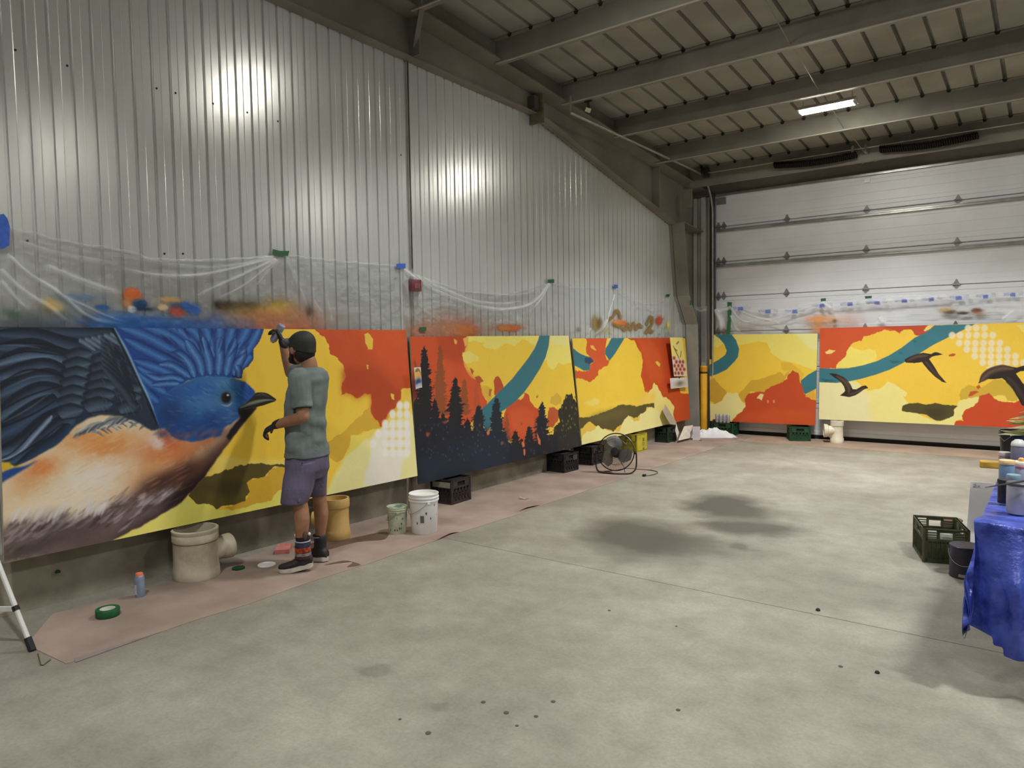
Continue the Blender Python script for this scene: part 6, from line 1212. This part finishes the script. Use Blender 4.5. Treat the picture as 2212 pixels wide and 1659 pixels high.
# ------------------------------------------------------------------ the painter
O_ = Vector((-4.42, 3.30, 0)); EV = Vector((-.605,.796,0)).normalized(); ER = Vector((.796,.605,0)).normalized(); UP = Vector((0,0,1))
F = Vector((-.88,-.47,0)).normalized(); RTH = Vector((F.y,-F.x,0))
def mp(x, y, v): return onpl(O_+EV*v, EV, x, y)-O_
PERSON = thing('person', 'person in black cap, grey t-shirt and purple grey shorts, spraying the bird panel', 'person', O_)
def loft(mb, secs, n=20, cap=True):
    """secs: (centre, half-axis vector a, half-axis vector b)"""
    vs = []
    for c, a, b in secs:
        for k in range(n):
            t = 2*math.pi*k/n; vs.append(Vector(c)+Vector(a)*math.cos(t)+Vector(b)*math.sin(t))
    m = len(secs); fs = [(i*n+k, i*n+(k+1) % n, (i+1)*n+(k+1) % n, (i+1)*n+k) for i in range(m-1) for k in range(n)]
    if cap: fs += [tuple(range(n))[::-1], tuple((m-1)*n+k for k in range(n))]
    mb.add(vs, fs)
def ball(mb, c, rx, ry, rz, ax=None, n=14):
    A = ax or (F, RTH, UP); secs = []
    for i in range(1, n):
        t = math.pi*i/n; secs.append((Vector(c)+A[2]*(-math.cos(t)*rz), A[0]*rx*math.sin(t), A[1]*ry*math.sin(t)))
    loft(mb, secs)
def limb(mb, pts, rs):
    P = catmull([tuple(p) for p in pts], 5, False); R = np.interp(np.linspace(0, len(pts)-1, len(P)), range(len(pts)), rs); mb.tube([Vector(p) for p in P], [float(r) for r in R], 16)
    for p, r in ((P[0], R[0]), (P[-1], R[-1])): ball(mb, Vector(p), r*.98, r*.98, r*.98, n=8)
def baked(name, mb, m, parent, voxel=.008, smooth=4, disp=None):
    me = bpy.data.meshes.new(name+'_src'); me.from_pydata([tuple(p) for p in mb.v], [], mb.f); me.update(); o = bpy.data.objects.new(name+'_src', me); COL.objects.link(o)
    r = o.modifiers.new('r', 'REMESH'); r.mode = 'VOXEL'; r.voxel_size = voxel; s_ = o.modifiers.new('s', 'SMOOTH'); s_.iterations = smooth; s_.factor = .5
    dg = bpy.context.evaluated_depsgraph_get(); dg.update(); new = bpy.data.meshes.new_from_object(o.evaluated_get(dg)); bpy.data.objects.remove(o)
    new.name = name
    if disp: disp(new)
    new.polygons.foreach_set('use_smooth', [True]*len(new.polygons)); new.materials.clear(); new.materials.append(m)
    q = bpy.data.objects.new(name, new); COL.objects.link(q); q.parent = parent; return q
SKIN = mat('skin', (164,120,92), .55, (146,102,76), 12, .0006, 60); HAIR = mat('hair_dark', (34,24,18), .7, (24,16,12), 60)
# joints
SL, SR = mp(646,817,-.185), mp(660,806,.185); EL, WL = mp(655,900,-.235), mp(596,918,-.16)
ERr, WR = mp(627,806,.36), mp(610,738,.335)
HC = mp(650,752,.01); NB, CH = mp(671,792,.0), mp(662,820,0); PV = mp(663,985,0)
HL, HR = mp(655,1000,-.095), mp(672,998,.095); KL, KR = mp(647,1082,-.135), mp(689,1070,.10); AL_, AR = mp(652,1185,-.145), mp(693,1172,.105)
# head turned towards the hand; hf = face direction
hf = (F*.95+RTH*.31).normalized(); hr = Vector((hf.y,-hf.x,0))
b = MB(); ball(b, HC+UP*.012, .098, .080, .112, (hf, hr, UP)); ball(b, HC-UP*.055+hf*.028, .062, .058, .062, (hf, hr, UP))            # skull, jaw
ball(b, HC+hf*.098-UP*.020, .018, .012, .024, (hf, hr, UP), 8); ball(b, HC+hf*.085-UP*.068, .016, .024, .012, (hf, hr, UP), 8)    # nose, lips
for s_ in (-1, 1): ball(b, HC-hr*.086*s_-UP*.016+hf*.006, .019, .012, .032, (hf, hr, UP), 8)                                     # ears
limb(b, [HC-UP*.045-hf*.02, mp(668,786,0), CH], [.056,.058,.08])
loft(b, [(mp(672,800,0), F*.07, RTH*.12), (mp(667,815,0), F*.095, RTH*.17), (mp(662,850,0), F*.11, RTH*.175), (mp(661,900,0), F*.105, RTH*.16), (mp(662,950,0), F*.11, RTH*.155), (mp(663,990,0), F*.12, RTH*.165), (mp(663,1010,0), F*.11, RTH*.15)])
limb(b, [SL, (SL+EL)/2, EL], [.058,.050,.043]); limb(b, [EL, EL*.55+WL*.45+UP*.0, WL], [.044,.041,.029])
limb(b, [SR, (SR+ERr)/2, ERr], [.058,.048,.041]); limb(b, [ERr, ERr*.55+WR*.45, WR], [.041,.039,.027])
limb(b, [HL, (HL+KL)/2, KL], [.085,.072,.054]); limb(b, [KL, KL*.62+AL_*.38-F*.012, AL_*.8+KL*.2, AL_], [.053,.057,.040,.036])
limb(b, [HR, (HR+KR)/2, KR], [.085,.070,.052]); limb(b, [KR, KR*.62+AR*.38-F*.012, AR*.8+KR*.2, AR], [.051,.055,.038,.034])
# hands (inside the gloves)
def hand(mb, wrist, pdir, back, side, grip, sc=1.0, finger_r=.0088, thumb=1):
    """palm from the wrist along pdir; fingers bend towards -back by the grip angles; side points to the thumb"""
    pc = wrist+pdir*.045*sc; loft(mb, [(wrist, side*.026*sc, back*.018*sc), (wrist+pdir*.02*sc, side*.033*sc, back*.018*sc), (wrist+pdir*.06*sc, side*.040*sc, back*.016*sc), (wrist+pdir*.085*sc, side*.038*sc, back*.013*sc)], 14)
    for k, (off, L) in enumerate(((.029,.068),(.010,.076),(-.010,.070),(-.028,.056))):
        p = wrist+pdir*.082*sc+side*off*sc; d = Vector(pdir); pts = [wrist+pdir*.05*sc+side*off*.9*sc, p]
        for seg, (fr_, an) in enumerate(zip((.42,.33,.25), grip)):
            a = an+(.06*k); d = (Matrix.Rotation(a, 3, pdir.cross(-back).normalized()) @ d); p = p+d*L*fr_*sc; pts.append(Vector(p))
        mb.tube(pts, [finger_r*sc*1.1, finger_r*sc*1.1, finger_r*sc, finger_r*sc*.92, finger_r*sc*.8], 10); ball(mb, pts[-1], finger_r*.8*sc, finger_r*.8*sc, finger_r*.8*sc, n=6)
    p0 = wrist+pdir*.022*sc+side*.028*sc; p1 = p0+(pdir*.022+side*.024-back*.012)*sc*thumb; p2 = p1+(pdir*.026+side*.004-back*.018)*sc; p3 = p2+(pdir*.018-side*.006-back*.014)*sc
    mb.tube([p0-side*.012*sc, p0, p1, p2, p3], [.013*sc,.0125*sc,.0115*sc,.010*sc,.008*sc], 10); ball(mb, p3, .008*sc, .008*sc, .008*sc, n=6)
can_top, can_bot = mp(607,707,.335), mp(590,735,.365); ca_ = (can_bot-can_top).normalized()
rd = (UP*.75+F*.25-ER*.1).normalized(); rb = (RTH*.2+ER*.9+UP*.1); rb = (rb-rd*rb.dot(rd)).normalized(); rside = rd.cross(rb).normalized()
ld = (F*.80-UP*.42).normalized(); lb = (UP*.9-RTH*.35); lb = (lb-ld*lb.dot(ld)).normalized(); lside = lb.cross(ld).normalized()
hand(b, WR, rd, rb, rside, (.75,.8,.5)); hand(b, WL, ld, lb, -lside, (.55,.55,.4))
baked('body', b, SKIN, PERSON, .0065, 3)
# gloves
GLV = mat('glove_black', (40,34,36), .45, (28,24,26), 30, .001, 60)
g = MB(); limb(g, [WR-rd*.035, WR], [.033,.031]); hand(g, WR, rd, rb, rside, (.75,.8,.5), 1.08, .0102); baked('glove', g, GLV, PERSON, .004, 2)
g = MB(); limb(g, [WL-ld*.02+(EL-WL).normalized()*.02, WL], [.034,.032]); hand(g, WL, ld, lb, -lside, (.55,.55,.4), 1.08, .0102); baked('glove', g, GLV, PERSON, .004, 2)
g = MB(); ball(g, WR+rd*.060+rb*.017, .022, .005, .026, (rside, rb, rd), 8); g.obj('glove_patch', mat('glove_pale', (176,178,186), .4, (120,120,126), 30), PERSON, True)
# t-shirt
SH = mat('shirt_grey', (120,132,131), .85, (98,108,108), 5, .002, 30)
s = MB()
loft(s, [(mp(674,793,0), hf*.066, RTH*.078), (mp(674,797,0), F*.082, RTH*.115), (mp(673,803,0), F*.10, RTH*.165), (mp(669,818,0), F*.125, RTH*.20), (mp(663,848,0), F*.138, RTH*.205), (mp(659,890,0), F*.138, RTH*.195), (mp(660,930,0), F*.138, RTH*.185), (mp(663,965,0), F*.150, RTH*.19), (mp(664,984,0), F*.156, RTH*.195)])
limb(s, [SL+UP*.005, (SL*.55+EL*.45)], [.078,.076]); le = SL*.22+EL*.78; s.tube([SL*.5+EL*.5, le], [.075,.073], 20)
limb(s, [SR+UP*.0, SR*.6+ERr*.4], [.076,.072]); s.tube([SR*.6+ERr*.4, SR*.3+ERr*.7], [.072,.070], 20)
def wrinkle(me):
    import mathutils.noise as mn
    for v in me.vertices:
        p = v.co; n = v.normal; low = max(0, min(1, (1.35-(p.z))/.35)); u = p.dot(EV)*0+p.z
        a = mn.noise(Vector((p.x*5, p.y*5, p.z*16)))*.011*(.35+low)+mn.noise(p*14)*.004+math.sin((p.z*1.0+p.dot(ER)*.9)*38+mn.noise(p*4)*3)*.0035*low
        v.co = p+n*a
baked('t_shirt', s, SH, PERSON, .007, 3, wrinkle)
s = MB(); s.tube([SL*.245+EL*.755, SL*.205+EL*.795], [.066,.066], 20); s.obj('sleeve_opening', mat('inside_dark', (36,38,38), .9), PERSON, True)
# shorts
SO = mat('shorts_purple', (104,96,122), .8, (88,80,106), 5, .002, 30)
s = MB(); loft(s, [(mp(664,968,0), F*.140, RTH*.178), (mp(663,990,0), F*.150, RTH*.188), (mp(663,1012,0), F*.150, RTH*.190), (mp(664,1030,0), F*.125, RTH*.165)])
def leg(c0, c1, r0_, r1_): loft(s, [(c0+UP*.06, F*r0_, RTH*r0_*.9), (c0, F*r0_, RTH*r0_*.95), ((c0+c1)/2, F*(r0_+r1_)/2, RTH*(r0_+r1_)/2), (c1, F*r1_, RTH*r1_)], 22)
leg(mp(651,1015,-.095), mp(636,1085,-.135), .120, .098); leg(mp(676,1012,.09), mp(685,1070,.10), .108, .070)
def wrk2(me):
    import mathutils.noise as mn
    for v in me.vertices:
        p = v.co; v.co = p+v.normal*(mn.noise(Vector((p.x*7, p.y*7, p.z*5)))*.012+math.sin((p.z*.8-p.dot(ER))*30+mn.noise(p*5)*3)*.004)
baked('shorts', s, SO, PERSON, .007, 2, wrk2)
# cap, hair, beard, eyes
CAPM = mat('cap_black', (46,48,42), .75, (34,36,32), 20, .0008, 80)
c = MB(); secs = []
tilt = (UP*.97-hf*.18).normalized()
for i in range(9):
    t_ = math.pi/2*i/8; secs.append((HC+UP*.020-hf*.006+tilt*(.110*math.sin(t_)), hf*(.112*math.cos(t_)+.002), hr*(.092*math.cos(t_)+.002)))
loft(c, [(HC-UP*.006-hf*.012, hf*.106+UP*.030, hr*.089)]+secs, 28); c.obj('cap', CAPM, PERSON, True)
c = MB(); vs = []; n = 12
for i in range(n+1):
    a = math.pi*(i/n-.5)*.9
    for r1, dz in ((.085,.004),(.140,-.002),(.175,-.016)): vs.append(HC+UP*(.070+dz-.034*math.sin(a)**2)+hf*(r1*math.cos(a)*(1 if r1 < .1 else 1.0))+hr*(.088*math.sin(a)*(1 if r1 < .16 else .82)))
vs2 = [v+UP*.006 for v in vs]; k_ = len(vs)
fs = [(i*3+j, i*3+j+1, (i+1)*3+j+1, (i+1)*3+j) for i in range(n) for j in range(2)]
c.add(vs+vs2, fs+[tuple(q+k_ for q in f[::-1]) for f in fs]+[(i*3+2, (i+1)*3+2, (i+1)*3+2+k_, i*3+2+k_) for i in range(n)]); c.obj('cap_brim', mat('brim_grey', (104,98,100), .7, (86,80,82), 20), PERSON, True)
h = MB(); ball(h, HC-hf*.034-UP*.036, .074, .079, .078, (hf, hr, UP)); h.obj('hair', HAIR, PERSON, True)
h = MB(); ball(h, HC+hf*.052-UP*.082, .050, .060, .040, (hf, hr, UP)); 
for s_ in (-1, 1): limb(h, [HC-hr*.078*s_+hf*.022-UP*.020, HC-hr*.070*s_+hf*.030-UP*.060, HC-hr*.045*s_+hf*.055-UP*.095], [.011,.014,.018])
h.obj('beard', HAIR, PERSON, True)
for s_ in (-1, 1): e = MB(); ball(e, HC+hf*.086+hr*.030*s_+UP*.012, .011, .011, .011, n=8); e.obj('eye', mat('eye_white', (226,222,216), .3), PERSON, True); e = MB(); ball(e, HC+hf*.0955+hr*.0305*s_+UP*.012, .003, .005, .005, (hf,hr,UP), n=8); e.obj('pupil', HAIR, PERSON, True)
# socks and shoes
BLKS = mat('shoe_black', (38,38,44), .6, (26,26,30), 30, .001, 90); SOLE = mat('sole_white', (206,200,186), .6, (180,172,156), 14)
def shoe(heel, toe, ank, lift, zc):
    d = (toe-heel); L = d.length; d.normalize(); sd = Vector((d.y,-d.x,0)).normalized(); s = MB(); prof = [(0,.030,.062),(.08,.038,.078),(.25,.041,.088),(.45,.043,.072),(.62,.048,.056),(.80,.048,.044),(.93,.038,.036),(1,.018,.026)]
    def zl(u): return lift*max(0, 1-u/.62)
    secs = [(heel+d*L*u+UP*(zl(u)+.020+hh/2), sd*w*.93, UP*hh/2) for u, w, hh in prof]; loft(s, secs, 18)
    limb(s, [ank*.0+heel+d*L*.25+UP*(zl(.25)+.05), Vector((ank.x, ank.y, zc-.02))], [.046,.049]); q = baked('shoe', s, BLKS, PERSON, .006, 2)
    m = MB(); n = 22; lo = []; vs = []
    us = np.linspace(0, 1, n); wd_ = np.interp(us, [0,.04,.1,.3,.6,.85,.95,1], [.0,.026,.036,.040,.050,.044,.028,.004])
    out = [(u, w) for u, w in zip(us, wd_)]+[(u, -w) for u, w in zip(us[::-1], wd_[::-1])]
    for zz in (0, .024+.0): 
        for u, w in out: vs.append(heel+d*L*(u*1.03-.015)+sd*w+UP*(zl(u)+zz+(.010*(1-u) if zz else 0)))
    k = len(out); m.add(vs, [tuple(range(k))[::-1], tuple(range(k,2*k))]+[(i,(i+1)%k,k+(i+1)%k,k+i) for i in range(k)]); o = m.obj('sole', SOLE, q, True)
def flo(x, y): return on(2, .004, x, y)-O_
h1, t1 = flo(676,1232), flo(602,1236); h1.z = t1.z = .006
shoe(h1, t1, AL_, .030, .215); 
h2, t2 = flo(708,1213), flo(640,1206); h2.z = t2.z = .006
shoe(h2, t2, AR, .004, .20)
def band(ank, top, z0, z1, r, c, name='sock'):
    mb = MB(); mb.lathe([(r*.93,z0),(r,z0+.003),(r,z1-.003),(r*.93,z1)], 24, TR(*Vector((ank.x, ank.y, 0)))); mb.obj(name, c, PERSON, True)
an1 = h1+(t1-h1)*.27
band(an1, 0, .185, .225, .0555, mat('sock_navy', (56,58,84), .9, (40,42,62), 40)); band(an1, 0, .146, .185, .0570, mat('sock_orange', (190,82,40), .9, (110,36,20), 50)); band(an1, 0, .120, .144, .0585, mat('sock_grey', (140,134,128), .9, (96,92,90), 50)); band(an1, 0, .100, .118, .0595, mat('sock_wine', (66,34,34), .9))
band(an1, 0, .222, .230, .0565, mat('sock_pale', (176,172,176), .8), 'sock_rim'); band(an1, 0, .230, .262, .050, mat('sock_black', (26,24,28), .9), 'sock')
for s_ in (-1, 1): q = an1+ER*.050*s_+UP*.270; q.z = .268 if s_ < 0 else .276; e = MB(); ball(e, q, .010, .012, .013, n=8); e.obj('pull_tab', mat('tab_white', (226,224,218), .6), PERSON, True)
an2 = h2+(t2-h2)*.27
band(an2, 0, .195, .208, .042, mat('sock_wine', (66,34,34), .9)); band(an2, 0, .188, .196, .048, mat('sock_pale', (176,172,176), .8), 'sock_rim')
mbk = MB(); p = AL_*.7+KL*.3-F*.034; ball(mbk, p+EV*-.018, .018, .022, .045, n=8); mbk.obj('calf_tattoo', mat('tattoo', (92,70,52), .7, (76,58,44), 20), PERSON, True)
# spray can in the raised hand (its own thing)
cn = (can_bot-can_top); L = .165; dcan = cn.normalized(); q = dcan.to_track_quat('Z', 'Y')
ct = spray_can('spray_can', 'silver grey spray can held in the raised gloved hand', O_+can_top+dcan*.005, .029, L, mat('can_silver2', (176,176,190), .3, (150,150,166), 20, metal=.3), mat('can_tip', (230,216,190), .5), capr=.7)
ct.rotation_mode = 'QUATERNION'; ct.rotation_quaternion = (-dcan).to_track_quat('Z', 'Y'); ct.location = O_+can_top+dcan*.125
ct.rotation_quaternion = dcan.to_track_quat('Z', 'Y'); ct.location = O_+can_top-dcan*.02
